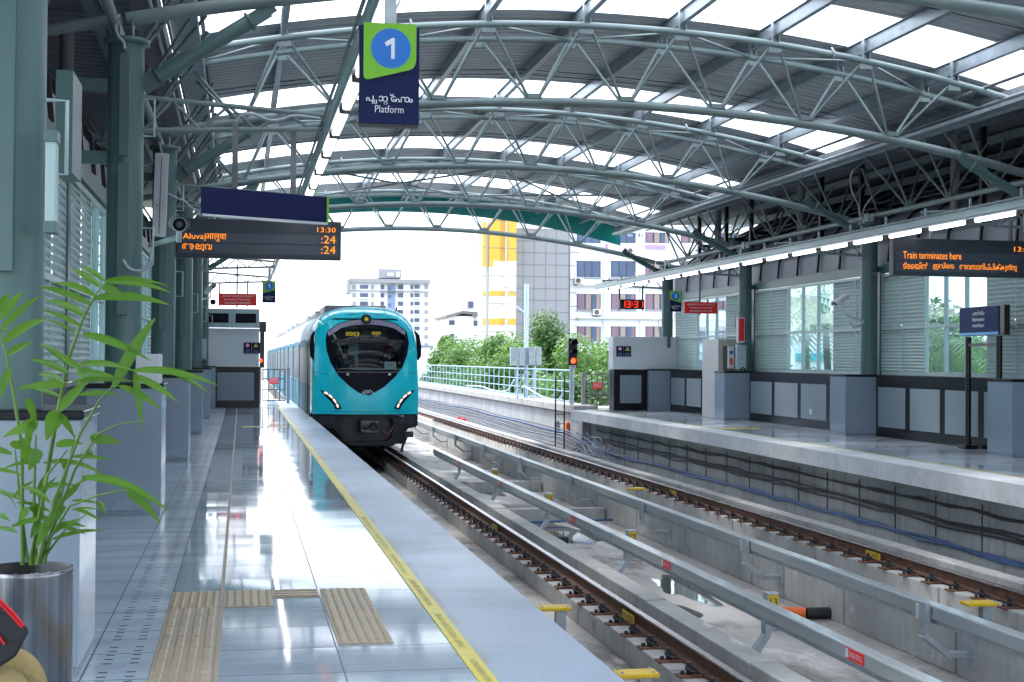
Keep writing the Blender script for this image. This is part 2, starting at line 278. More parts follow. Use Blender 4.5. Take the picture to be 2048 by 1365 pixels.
# ------------------------------------------------------------------ mesh helpers
def basis(d, up=V((0, 0, 1))):
    d = d.normalized()
    if abs(d.dot(up)) > .98: up = V((0, 1, 0)) if abs(d.y) < .9 else V((1, 0, 0))
    x = d.cross(up).normalized(); return x, x.cross(d).normalized()
class MB:
    def __init__(s): s.v = []; s.f = []; s.sm = []
    def add(s, vs, fs, smooth=False):
        b = len(s.v); s.v += [V(p) for p in vs]; s.f += [tuple(i+b for i in f) for f in fs]; s.sm += [smooth]*len(fs); return s
    def box(s, lo, hi):
        x0, y0, z0 = lo; x1, y1, z1 = hi
        return s.add([(x0, y0, z0), (x1, y0, z0), (x1, y1, z0), (x0, y1, z0), (x0, y0, z1), (x1, y0, z1), (x1, y1, z1), (x0, y1, z1)],
                     [(0, 3, 2, 1), (4, 5, 6, 7), (0, 1, 5, 4), (1, 2, 6, 5), (2, 3, 7, 6), (3, 0, 4, 7)])
    def bar(s, p, q, w, h, up=V((0, 0, 1))):
        p, q = V(p), V(q); x, y = basis(q-p, up); vs = []
        for c in (p, q): vs += [c+x*a*w/2+y*b*h/2 for a, b in ((-1, -1), (1, -1), (1, 1), (-1, 1))]
        return s.add(vs, [(0, 1, 2, 3), (7, 6, 5, 4), (0, 4, 5, 1), (1, 5, 6, 2), (2, 6, 7, 3), (3, 7, 4, 0)])
    def tube(s, pts, r, n=10, caps=True):
        pts = [V(p) for p in pts]; k = len(pts); rs = r if isinstance(r, (list, tuple)) else [r]*k; vs = []; fs = []; px = None
        for i, p in enumerate(pts):
            d = (pts[min(i+1, k-1)]-pts[max(i-1, 0)])
            if d.length < 1e-9: d = V((0, 0, 1))
            d = d.normalized()
            if px is None: x = basis(d)[0]; y = d.cross(x)
            else:
                x = (px-d*px.dot(d)); x = x.normalized() if x.length > 1e-6 else basis(d)[0]; y = d.cross(x)
            px = x
            for j in range(n):
                a = 2*math.pi*j/n; vs.append(p+(x*math.cos(a)+y*math.sin(a))*rs[i])
        for i in range(k-1):
            for j in range(n): fs.append((i*n+j, i*n+(j+1) % n, (i+1)*n+(j+1) % n, (i+1)*n+j))
        s.add(vs, fs, True)
        if caps:
            s.add(vs[:n], [tuple(reversed(range(n)))]); s.add(vs[-n:], [tuple(range(n))])
        return s
    def lathe(s, c, prof, n=24, axis='z'):
        c = V(c); vs = []; fs = []
        for r, h in prof:
            for j in range(n):
                a = 2*math.pi*j/n; k = V((r*math.cos(a), r*math.sin(a), h))
                if axis == 'y': k = V((k.x, k.z, k.y))
                if axis == 'x': k = V((k.z, k.x, k.y))
                vs.append(c+k)
        for i in range(len(prof)-1):
            for j in range(n): fs.append((i*n+j, i*n+(j+1) % n, (i+1)*n+(j+1) % n, (i+1)*n+j))
        return s.add(vs, fs, True)
    def prism(s, poly, ext):
        poly = [V(p) for p in poly]; n = len(poly); e = V(ext)
        return s.add(poly+[p+e for p in poly], [tuple(range(n)), tuple(reversed(range(n, 2*n)))]+[(i, i+n, (i+1) % n+n, (i+1) % n) for i in range(n)])
    def quad(s, a, b, c, d): return s.add([a, b, c, d], [(0, 1, 2, 3)])
    def sheet(s, rows, smooth=True):
        n = len(rows[0]); vs = [p for r in rows for p in r]
        return s.add(vs, [(i*n+j, i*n+j+1, (i+1)*n+j+1, (i+1)*n+j) for i in range(len(rows)-1) for j in range(n-1)], smooth)
    def mesh(s, name, m, off=V((0, 0, 0))):
        me = bpy.data.meshes.new(name); me.from_pydata([p-off for p in s.v], [], s.f); me.polygons.foreach_set('use_smooth', s.sm)
        me.materials.append(M[m]); me.validate(); me.update(); return me
    def build(s, name, m, parent=None, bevel=0):
        off = V((0, 0, 0)); q = parent
        while q is not None: off = off+q.location; q = q.parent
        o = bpy.data.objects.new(name, s.mesh(name, m, off)); COL.objects.link(o)
        if parent is not None: o.parent = parent
        if bevel:
            b = o.modifiers.new('bevel', 'BEVEL'); b.width = bevel; b.segments = 2; b.limit_method = 'ANGLE'
        return o
def tag(o, label, cat, group=None):
    o['label'] = label; o['category'] = cat
    if group: o['group'] = group
    return o
def thing(name, label, cat, loc=(0, 0, 0), group=None):
    o = bpy.data.objects.new(name, None); o.location = V(loc); o.empty_display_size = .2; COL.objects.link(o); return tag(o, label, cat, group)
def struct(o, kind='structure'): o['kind'] = kind; return o
def copy_tree(o, loc=None, parent=None, label=None):
    c = o.copy(); COL.objects.link(c)
    if parent is not None: c.parent = parent
    if loc is not None: c.location = V(loc)
    if label: c['label'] = label
    for ch in list(o.children): copy_tree(ch, None, c)
    return c
def text(name, body, loc, m, parent=None, h=None, wid=None, x=V((1, 0, 0)), up=V((0, 0, 1)), align='CENTER', bold=0.0):
    c = bpy.data.curves.new('t', 'FONT'); c.body = body; c.resolution_u = 2; c.offset = bold; c.align_x = 'LEFT'
    o = bpy.data.objects.new('t', c); COL.objects.link(o); bpy.context.view_layer.update()
    me = bpy.data.meshes.new_from_object(o.evaluated_get(bpy.context.evaluated_depsgraph_get())); bpy.data.objects.remove(o)
    xs = [v.co.x for v in me.vertices]; ys = [v.co.y for v in me.vertices]
    x0, x1, y0, y1 = min(xs), max(xs), min(ys), max(ys); sy = (h/(y1-y0)) if h else wid/(x1-x0); sx = (wid/(x1-x0)) if wid else sy
    ax = {'CENTER': (x0+x1)/2, 'LEFT': x0, 'RIGHT': x1}[align]; x = V(x).normalized(); up = V(up).normalized(); off = V((0, 0, 0)); q = parent
    while q is not None: off = off+q.location; q = q.parent
    for v in me.vertices: v.co = V(loc)+x*(v.co.x-ax)*sx+up*(v.co.y-(y0+y1)/2)*sy-off
    me.materials.clear(); me.materials.append(M[m]); o = bpy.data.objects.new(name, me); me.name = name; COL.objects.link(o)
    if parent is not None: o.parent = parent
    return o

# ------------------------------------------------------------------ layout
YL = {1: 7.25, 2: 14.2, 3: 21.3, 4: 28.7, 5: 36.0, 6: 43.0}
YR = {3: 21.1, 4: 27.45, 5: 34.8, 6: 41.6}
XL, XR = -1.12, 12.72            # column centre lines
def xe(y): return 9.42+.32*max(0, min(1, (y-14)/14))      # edge of the far platform
Y0, YE, ZD = -40.0, 43.6, -1.43

# ground, viaduct deck
b = MB(); R = 3000; b.quad((-R, -R, -11), (R, -R, -11), (R, R, -11), (-R, R, -11)); struct(b.build('ground', 'ground'))
b = MB(); b.box((-1.9, Y0, -2.6), (13.6, 44, ZD)); b.box((1.0, 44, -2.6), (11.2, 190, ZD)); struct(b.build('track_bed', 'deck_concrete'))
for x in (2, 9):
    pass
# near platform
b = MB(); b.box((-1.72, Y0, -.27), (1.19, YE, 0)); b.box((.50, YE, -.27), (1.19, 52, 0)); o = struct(b.build('platform', 'floor_tiles'))
b = MB(); b.box((1.19, Y0, -.27), (1.78, 52, -.001)); struct(b.build('platform_coping', 'coping'))
b = MB(); b.box((-1.72, Y0, ZD), (1.25, YE, -.272)); b.box((.6, YE, ZD), (1.25, 52, -.272)); struct(b.build('platform_base_wall', 'concrete_wall'))
# far platform
rows = [Y0+i*2.0 for i in range(0, 60)]; rows = [y for y in rows if y < 41.5]+[41.6]
def slab(name, x_in, x_out, z0, z1, mat, ys=rows):
    b = MB(); secs = []
    for y in ys: secs.append([V((x_in(y), y, z0)), V((x_out(y), y, z0)), V((x_out(y), y, z1)), V((x_in(y), y, z1)), V((x_in(y), y, z0))])
    b.sheet(secs, False); b.add(secs[0][:4], [(0, 1, 2, 3)]); b.add(secs[-1][:4], [(3, 2, 1, 0)]); return struct(b.build(name, mat))
slab('far_platform', lambda y: xe(y)+.62, lambda y: 13.2, -.27, 0, 'floor_tiles_right')
slab('far_platform_coping', xe, lambda y: xe(y)+.62, -.275, -.001, 'fascia_white')
slab('far_platform_wall', lambda y: xe(y)+.62, lambda y: 13.0, ZD, -.276, 'concrete_wall')
b = MB(); b.box((10.3, 41.605, -.27), (13.2, 46.0, -.002)); struct(b.build('far_walkway', 'concrete_light'))
b = MB()
b.box((1.10, Y0, .001), (1.19, YE, .006)); struct(b.build('yellow_line', 'line_yellow'))
b = MB(); secs = [[V((xe(y)+.60, y, .004)), V((xe(y)+.66, y, .004))] for y in rows]; b.sheet(secs, False); struct(b.build('yellow_line', 'line_yellow'))
b = MB(); b.box((.04, 31.25, .001), (1.0, 31.55, .005)); struct(b.build('floor_marking', 'line_yellow'))
b = MB(); b.box((10.55, 30.0, .001), (11.45, 30.5, .005)); struct(b.build('floor_marking', 'line_yellow'))
b = MB(); b.box((-.115, Y0, .001), (-.09, YE, .004)); struct(b.build('floor_joint', 'grout'))
for i in range(14):
    y = 6.5+i*1.3
    if y > 14: break
    struct(text('line_lettering', ['PLEASE STAND BEHIND', 'THE YELLOW LINE'][i % 2], (1.145, y, .0075), 'faint_ink', None, h=.035, wid=1.0, x=V((0, 1, 0)), up=V((-1, 0, 0))))
# tactile paving
def tac(kind, x0, y0, x1, y1):
    b = MB(); b.box((x0, y0, .001), (x1, y1, .007))
    if kind == 'bar':
        nx = 4; w = (x1-x0)/nx; y = y0
        while y < y1-.05:
            for i in range(nx):
                cx = x0+(i+.5)*w; a, c = y+.012, min(y+.288, y1)
                b.add([(cx-.022, a, .007), (cx+.022, a, .007), (cx+.022, c, .007), (cx-.022, c, .007), (cx-.015, a+.008, .013), (cx+.015, a+.008, .013), (cx+.015, c-.008, .013), (cx-.015, c-.008, .013)],
                      [(4, 5, 6, 7), (0, 1, 5, 4), (1, 2, 6, 5), (2, 3, 7, 6), (3, 0, 4, 7)])
            y += .3
    elif kind == 'cross':
        for i in range(3):
            y = y0+(i+.5)*(y1-y0)/3; b.box((x0+.01, y-.025, .007), (x1-.01, y+.025, .013))
    else:
        nx, ny = round((x1-x0)/.05), round((y1-y0)/.05)
        for i in range(nx):
            for j in range(ny):
                b.lathe((x0+(i+.5)*(x1-x0)/nx, y0+(j+.5)*(y1-y0)/ny, 0), [(.0165, .007), (.011, .012), (.001, .0125)], 8)
    return struct(b.build('tactile_paving', 'tactile'))
tac('bar', -.41, 3.3, -.118, 8.70); tac('dot', -.41, 8.71, -.118, 9.30); tac('dot', -.088, 8.71, .205, 9.30); tac('cross', .21, 9.03, .50, 9.30); tac('dot', .515, 7.50, .805, 9.30)

# track plinths, rails, upstands
def blocks(name, x0, x1, z0, z1, ya, yb, ln, gap, mat, seed):
    r = random.Random(seed); y = ya
    while y < yb:
        l = ln*(.9+.2*r.random()); b = MB(); dz = r.uniform(-.008, .008); b.box((x0, y, z0), (x1, min(y+l, yb), z1+dz)); o = struct(b.build(name, mat, bevel=.012)); y += l+gap
blocks('track_plinth', 3.70, 4.19, ZD, -1.20, 2, 44, 3.3, .05, 'concrete', 1)
blocks('track_kerb', 4.20, 4.45, ZD, -1.02, 2, 60, 3.0, .05, 'concrete_light', 2)
blocks('track_plinth', 6.90, 7.35, ZD, -1.20, 2, 44, 3.4, .05, 'concrete', 5)
blocks('track_kerb', 6.62, 6.88, ZD, -.93, 2.2, 70, 2.6, .05, 'concrete', 3)
blocks('track_plinth', 8.28, 8.74, ZD, -1.20, 2, 90, 3.5, .05, 'concrete', 4)
blocks('track_kerb', 8.75, 9.0, ZD, -1.01, 2, 100, 3.2, .05, 'concrete_light', 6)
blocks('track_plinth', 2.2, 2.7, ZD, -1.20, 2, 44, 3.3, .05, 'concrete', 8)
def rail(x, ya, yb, label, group):
    t = thing('running_rail', label, 'rail', (x, ya, -1.2), group); z = -1.2
    prof = [(-.07, 0), (.07, 0), (.07, .012), (.012, .03), (.010, .115), (.034, .13), (-.034, .13), (-.010, .115), (-.012, .03), (-.07, .012)]
    b = MB(); n = len(prof); A = [V((x+p, ya, z+.02+q)) for p, q in prof]; b.prism(A, (0, yb-ya, 0)); b.build('rail_web', 'rail_rust', t)
    b = MB(); b.box((x-.036, ya, z+.151), (x+.036, yb, z+.172)); b.build('rail_head', 'rail_head', t, .006); return t
rail(3.965, 2, 120, 'rusty running rail nearest the third rail, beside the blue train', 'running rails')
rail(2.53, 2, 120, 'running rail hidden close under the near platform edge', 'running rails')
rail(7.07, 2, 120, 'running rail behind the low concrete kerb with brackets', 'running rails')
rail(8.51, 2, 130, 'rusty running rail closest to the far platform', 'running rails')
# rail fastenings: one of a kind, copied
ft = thing('rail_fastening', 'small rusty baseplate with iron spring clip bolting down a rail', 'rail clip', (0, 0, 0), 'rail fastenings along the tracks')
b = MB(); b.box((-.28, -.075, 0), (-.06, .075, .022)); b.build('base_plate', 'plate_rust', ft, .006)
b = MB(); b.tube([(-.10, -.05, .04), (-.17, -.055, .055), (-.205, -.02, .075), (-.19, .03, .085), (-.13, .05, .065), (-.09, .03, .05)], .014, 6); b.tube([(-.17, .0, .02), (-.17, 0, .10)], .03, 8); b.build('spring_clip', 'clip_iron', ft)
b = MB(); b.tube([(-.235, 0, .02), (-.235, 0, .055)], .02, 6); b.build('bolt', 'clip_iron', ft); b = MB(); b.tube([(-.17, 0, .10), (-.17, 0, .125)], .022, 6); b.build('bolt', 'clip_iron', ft)
first = True
for x, ya, yb in ((3.965, 9.3, 38, ), (8.51, 13.2, 62)):
    y = ya
    while y < yb:
        p = (x, y, -1.2)
        if first: ft.location = V(p); first = False
        else: copy_tree(ft, p)
        y += .60
# plates on the rails
for i, (x, y, lb) in enumerate([(3.965, 14.1, 'yellow number plate fixed to the rail nearest the third rail, middle distance'), (3.965, 21.9, 'yellow number plate on the near rail closer to the train'), (8.51, 18.1, 'yellow number plate on the far rail, nearest to camera'), (8.51, 27.2, 'yellow number plate on the far rail, farther from camera')]):
    t = thing('rail_plate', lb, 'number plate', (x, y, -1.1), 'yellow plates on the rails')
    b = MB(); b.box((x-.052, y-.22, -1.165), (x-.046, y+.22, -1.075)); b.build('plate', 'yellow_board', t)
    text('plate_number', '3011V0250', (x-.055, y, -1.12), 'window_bar', t, h=.055, wid=.36, x=V((0, -1, 0)))
# third rails with covers
def third(x, zt, ya, yb, side, label):
    t = thing('third_rail', label, 'third rail', (x, ya, zt), 'covered third rails'); n = 0; y = 2.87 if side < 0 else 3.2
    while y < yb:
        y2 = min(y+5.0, yb); b = MB(); b.box((x-.07, y, zt-.13), (x+.07, y2-.012, zt)); b.build('cover', 'frp_cover', t, .016); y = y2
    b = MB(); b.box((x-.04, ya, zt-.17), (x+.04, yb, zt-.131)); b.build('conductor_bar', 'galv', t)
    for y in ([7.6, 12.5, 17.35, 22.0, 26.6, 31.3] if side < 0 else [7.3, 12.1, 16.8, 21.45]+[26.4+4.9*i for i in range(14)]):
        b = MB()
        if side < 0:      # foot bracket rising from the deck on the left
            b.bar((x, y, zt-.165), (x, y, zt-.30), .05, .12, V((0, 1, 0))); b.bar((x+.012, y, zt-.275), (x-.27, y, ZD+.015), .05, .118, V((0, 1, 0))); b.bar((x-.22, y, ZD+.02), (x-.48, y, ZD+.02), .13, .034)
            b.build('support_bracket', 'galv', t)
        else:             # arm hung off the kerb face
            b.bar((x-.105, y, zt+.02), (x-.105, y, zt-.31), .05, .13, V((0, 1, 0))); b.bar((x-.122, y, zt-.275), (x+.145, y, zt-.485), .05, .128, V((0, 1, 0))); b.bar((x+.105, y, zt-.465), (x+.34, y, zt-.465), .05, .126, V((0, 1, 0)))
            b.box((x+.34, y-.13, zt-.60), (x+.36, y+.13, zt-.30)); b.build('support_bracket', 'galv', t)
            b = MB(); b.tube([(x-.085, y+.14, zt-.02), (x-.085, y+.14, zt-.15)], .035, 10); b.build('insulator', 'cream', t)
    return t
T1 = third(4.79, -.73, 2.87, 35.2, -1, 'grey covered conductor rail on splayed feet, nearer the blue train')
T2 = third(6.27, -.71, 3.2, 95, 1, 'grey covered conductor rail carried on arms from the concrete kerb')
for i, y in enumerate((10.41, 15.41, 20.02, 25.87, 31.1)):
    b = MB(); b.box((4.7155, y-.17, -.835), (4.7195, y+.17, -.745)); pl = b.build('danger_label', 'sign_red', T1); pl['label'] = 'red danger label'
    b = MB(); b.box((4.7135, y+.115, -.825), (4.7155, y+.165, -.755)); b.lathe((4.713, y+.14, -.78), [(.001, 0), (.014, .0)], 8, 'x'); b.build('hazard_symbol', 'white_letters', T1)
    text('label_text', 'DANGER 750V D.C.', (4.7130, y-.03, -.79), 'white_letters', T1, h=.045, wid=.24, x=V((0, -1, 0)))
mk = [(5.72, 14.76, '13'), (5.74, 20.5, '12'), (5.76, 26.37, '11'), (5.78, 32.35, '10')]
for i, (x, y, s) in enumerate(mk):
    t = thing('marker_block', 'small yellow marker block numbered %s standing on the track slab' % s, 'marker', (x, y, ZD), 'yellow markers between the tracks')
    b = MB(); b.box((x-.07, y-.05, ZD), (x+.07, y+.10, -1.02)); b.build('block', 'galv', t, .008); b = MB(); b.box((x-.055, y-.055, -1.19), (x+.055, y-.0505, -1.04)); b.build('face', 'yellow_board', t)
    text('number', s, (x, y-.058, -1.115), 'window_bar', t, h=.08)
for i, (x, y, lb) in enumerate([(3.14, 14.13, 'yellow step board beside the near track, farther one'), (3.14, 11.07, 'yellow step board beside the near track, nearest to camera'), (7.62, 13.75, 'yellow step board by the far rail'), (7.65, 27.0, 'yellow step board by the far rail, distant one')]):
    t = thing('step_board', lb, 'step board', (x, y, ZD), 'yellow boards by the tracks')
    b = MB(); b.box((x-.175, y-.10, -1.035), (x+.175, y+.10, -.995)); b.build('board', 'yellow_board', t, .012); b = MB(); b.box((x+.02, y-.05, ZD), (x+.12, y+.05, -1.036)); b.build('post', 'galv', t)
    for a in (-.13, .13):
        for c in (-.07, .07): b = MB(); b.lathe((x+a, y+c, -.995), [(.012, 0), (.012, .012), (.001, .012)], 8); b.build('bolt', 'galv', t)
# pipes across the drain channel
for y, lb in ((15.35, 'nearer'), (31.7, 'farther')):
    x1 = 6.6; t = thing('drain_pipe', 'orange corrugated pipe joined to a black one, %s of the two crossing the drain' % lb, 'pipe', (5.6, y, -1.38), 'pipes crossing the track slab')
    b = MB(); n = 30; pts = [(6.02+.32*i/n, y+.1-.15*i/n, -1.36) for i in range(n+1)]; b.tube(pts, [.062+.006*(i % 2) for i in range(n+1)], 12); b.build('orange_length', 'orange_pipe', t)
    b = MB(); b.tube([(6.34, y-.05, -1.36), (6.62, y-.06, -1.36)], .066, 12); b.build('black_length', 'rubber', t)
t = MB(); t.tube([(4.46, 21.9, -1.35), (5.1, 22.0, -1.36)], .07, 12); tag(t.build('conduit_stub', 'rubber'), 'black conduit stub poking out of the kerb below the third rail', 'pipe')
t = MB(); t.tube([(4.5, 24.6, -1.37), (6.6, 24.9, -1.37)], .022, 8); tag(t.build('hose', 'cable_blue'), 'thin dark blue hose lying across the drain channel', 'hose')
for i, (x, y) in enumerate([(5.25, 11.6), ]):
    t = MB(); t.lathe((x, y, ZD), [(.10, .003), (.10, .012), (.001, .012)], 20); tag(t.build('drain_cover', 'plate_rust'), 'round rusty drain cover in the track slab', 'drain cover')
def puddle(cx, cy, rx, ry, seed):
    r = random.Random(seed); b = MB(); n = 60; ph = [r.uniform(0, 6.3) for _ in range(4)]; pts = []
    for i in range(n):
        a = 2*math.pi*i/n; k = 1+.25*math.sin(2*a+ph[0])+.20*math.sin(3*a+ph[1])+.14*math.sin(5*a+ph[2])+.08*math.sin(9*a+ph[3]); pts.append((cx+rx*k*math.cos(a), cy+ry*k*math.sin(a), ZD+.004))
    b.add(pts, [tuple(range(n))]); struct(b.build('puddle', 'water'))
puddle(5.35, 11.0, .30, .85, 1); puddle(4.95, 15.6, .26, .8, 2); puddle(5.2, 23.6, .55, 2.0, 3); puddle(5.5, 32, .5, 2.0, 4); puddle(5.6, 17.6, .3, .9, 6)
# drain channel end walls seen between the tracks
for y, z in ((25.4, -1.22), (31.0, -1.2)):
    b = MB(); b.box((4.5, y, ZD), (6.6, y+.25, z)); struct(b.build('drain_threshold', 'concrete'))
# ------------------------------------------------------------------ roof
XC = 5.55
def ztop(x): return 6.55-.0182*(x-5.3)**2
def zbot(x): return 5.47-.0165*(x-5.4)**2
def zroof(x): return ztop(x)+.36
XA, XB = -1.05, 12.15
roof = thing('station_roof', 'arched metal roof with white skylight bands over both tracks', 'roof', (XC, 20, 6))
xs = [XA+(XB+.36-XA)*i/26 for i in range(27)]
def ribbed(name, ya, yb, m, amp=.045, thick=0):
    b = MB(); rows = []; y = ya
    while y < yb-.01:
        for dy, a in ((0, 0), (.04, amp), (.075, amp), (.115, 0), (.205, 0)):
            if y+dy <= yb: rows.append([V((x, y+dy, zroof(x)+a)) for x in xs])
        y += .25
    rows.append([V((x, yb, zroof(x))) for x in xs]); b.sheet(rows, False); return b.build(name, m, roof)
bands = [(YL[k]-1.78, YL[k]+.12) for k in (2, 3, 4, 5, 6)]
YEND = 46.3
y = -36.0
for a, c in [(-30.8, -28.4), (-23.6, -21.3), (-16.5, -14.2), (-9.4, -7.0), (-2.2, .1), (4.9, 7.3)]+bands:
    ribbed('roof_sheet', y, a, 'roof_steel'); ribbed('skylight', a, c, 'skylight', .02); y = c
ribbed('roof_sheet', y, YEND, 'roof_steel')
NX = [-.93+1.5*i for i in range(9)]
for i, x in enumerate(NX):
    b = MB(); z = zroof(x)-.012; b.box((x-.045, -36, z-.23), (x+.045, YEND-.1, z-.22)); b.box((x-.045, -36, z-.012), (x+.045, YEND-.1, z)); b.box((x-.006, -36, z-.22), (x+.006, YEND-.1, z-.012))
    for k in (2, 3, 4, 5, 6):
        for d in (-.5, .5): b.box((x-.05, YL[k]+d-.05, z-.34), (x-.042, YL[k]+d+.05, z-.02)); b.box((x+.042, YL[k]+d-.05, z-.34), (x+.05, YL[k]+d+.05, z-.02))
    b.build('purlin', 'purlin_steel', roof)
for k in (2, 3, 4, 5, 6):       # sag rods between purlins at mid bay
    for dy in (-3.4, -3.0):
        b = MB(); b.tube([V((x, YL[k]+dy+(.12 if j % 2 else 0), zroof(x)-.13)) for j, x in enumerate(NX)], .008, 5); b.build('sag_rod', 'black_paint', roof)
# curved teal edge at the far end
b = MB(); b.sheet([[V((x, YEND, zroof(x)+.08)) for x in xs], [V((x, YEND, zroof(x)-.60)) for x in xs]], False); b.sheet([[V((x, YEND+.03, zroof(x)-.60)) for x in xs], [V((x, YEND+.03, zroof(x)+.08)) for x in xs]], False); b.build('end_fascia', 'teal_fascia', roof)
# gutters and low side roofs
for sgn, x0, lab in ((1, XB, 'r'), (-1, XA, 'l')):
    z0 = zroof(x0); b = MB(); b.box((min(x0, x0+sgn*.35), -36, z0-.36), (max(x0, x0+sgn*.35), YEND-.6, z0-.13)); b.build('gutter', 'roof_box', roof)
    b = MB(); y = -36.0; rows = []
    while y < 45.2:
        for dy, a in ((0, 0), (.04, .04), (.08, .04), (.12, 0)): rows.append([V((x0+sgn*.30, y+dy, z0-.12+a)), V((x0+sgn*4.9, y+dy, z0+.02+a))])
        y += .3
    b.sheet(rows, False); b.build('side_sheet', 'dark_cladding', roof)
    for q in range(3):
        xx = x0+sgn*(.9+q*1.3); b = MB(); b.box((xx-.04, -36, z0-.30), (xx+.04, 45.1, z0-.13)); b.build('purlin', 'purlin_steel', roof)

# ------------------------------------------------------------------ trusses
def truss(k, label):
    yl = YL[k]; t = thing('roof_truss', label, 'roof truss', (XC, yl, 5.4), 'tubular roof trusses')
    P = lambda x, dy, z: V((x, yl+dy, z))
    xs = [-1.12+13.84*i/30 for i in range(31)]
    b = MB(); b.tube([P(x, 0, zbot(x)) for x in xs], .072, 12); b.build('bottom_chord', 'truss_paint', t)
    tx = [-.93+13.0*i/28 for i in range(29)]
    for d in (-.5, .5):
        b = MB(); b.tube([P(x, d, ztop(x)) for x in tx], .050, 10); b.build('top_chord', 'truss_paint', t)
    bx = [(NX[i]+NX[i+1])/2-.02*(NX[i]-5.3) for i in range(8)]
    for i, x in enumerate(bx):
        for nx_ in (NX[i], NX[i+1]):
            for d in (-.5, .5):
                dx = .09 if nx_ > x else -.09
                b = MB(); b.tube([P(x+dx, d*.10, zbot(x)+.07), P(nx_-dx, d*.93, ztop(nx_)-.07)], .0235, 8); b.build('web_member', 'truss_paint', t)
        b = MB(); b.box((x-.13, yl-.012, zbot(x)+.02), (x+.13, yl+.012, zbot(x)+.13)); b.box((x-.13, yl-.07, zbot(x)+.05), (x+.13, yl+.07, zbot(x)+.07)); b.build('gusset', 'truss_paint', t)
    for i, x in enumerate(NX):
        for d in (-.5, .5):
            b = MB(); b.box((x-.105, yl+d-.01, ztop(x)-.125), (x+.105, yl+d+.01, ztop(x)-.02)); b.build('gusset', 'truss_paint', t)
        if i < 8:
            b = MB(); b.tube([P(x, -.5 if i % 2 else .5, ztop(x)), P(NX[i+1], .5 if i % 2 else -.5, ztop(NX[i+1]))], .018, 6); b.build('cross_brace', 'truss_paint', t)
    # outer haunches above the side walls
    for sgn, x0 in ((1, XR), (-1, XL)):
        z0 = zbot(x0); q = [(x0+sgn*.05, z0), (x0+sgn*.5, z0-.09), (x0+sgn*1.0, z0-.20)]
        b = MB(); b.tube([P(x, 0, z) for x, z in q], .058, 10); b.build('haunch_chord', 'truss_paint', t)
        zt = 5.85
        for j, (xa, xb) in enumerate(((.9, .2), (.9, 1.6), (.9, 2.6))):
            b = MB(); za = z0-.18; b.tube([P(x0+sgn*xa, 0, za+.05), P(x0+sgn*xb, .45 if j % 2 else -.45, min(zt, 5.62+.02*xb))], .026, 8); b.build('web_member', 'truss_paint', t)
    # pipe clips
    for x in (2.4, 9.0):
        b = MB(); b.tube([P(x, -.5, ztop(x)+.10), P(x+.02, -.59, ztop(x)), P(x+.02, -.5, ztop(x)-.10)], .015, 6); b.build('clamp', 'galv', t)
    return t
for k, lb in ((2, 'nearest roof truss, its tubes crossing the upper corners of the picture'), (3, 'roof truss behind the large platform sign, second from the camera'), (4, 'third roof truss from the camera, over the middle of the station'), (5, 'fourth roof truss, last but one before the open end'), (6, 'last roof truss, framing the open end of the station')):
    truss(k, lb)
# longitudinal girders tying the column heads together
for sgn, x0, ys, lb in ((1, XR, [14.2]+[YR[k] for k in (3, 4, 5, 6)], 'far'), (-1, XL, [YL[k] for k in (1, 2, 3, 4, 5, 6)], 'near')):
    z0 = zbot(x0)-.06; t = thing('eave_girder', 'tubular girder with fanned struts tying the heads of the %s row of columns' % lb, 'girder', (x0, ys[0], z0)); xo = x0+sgn*.10
    b = MB(); b.tube([(xo, ys[0]-3, z0), (xo, ys[-1]+.5, z0)], .052, 10); b.build('bottom_chord', 'truss_paint', t)
    for y0, y1 in zip(ys, ys[1:]):
        for f in (.25, .5, .75):
            y = y0+(y1-y0)*f
            for dx, dy, h in ((-.75, -.45, 1.08), (-.75, .45, 1.08), (.5, -.5, .98), (.5, .5, .98)):
                b = MB(); b.tube([(xo+sgn*dx*.05, y+dy*.1, z0+.05), (xo+sgn*dx, y+dy, z0+h)], .024, 7); b.build('strut', 'truss_paint', t)
            b = MB(); b.box((xo-.012, y-.11, z0+.02), (xo+.012, y+.11, z0+.13)); b.build('gusset', 'truss_paint', t)
# wind bracing in the last bay
for i, (xa, xb) in enumerate(((2.0, 6.5), (6.5, 2.0), (6.5, 11.0), (11.0, 6.5))):
    t = MB(); t.tube([V((xa, YL[5]+.4, ztop(xa)-.05)), V((xb, YL[6]-.4, ztop(xb)-.05))], .028, 8); tag(t.build('brace_rod', 'truss_paint'), 'slim diagonal wind brace under the roof between the last two trusses', 'brace', 'diagonal roof braces')

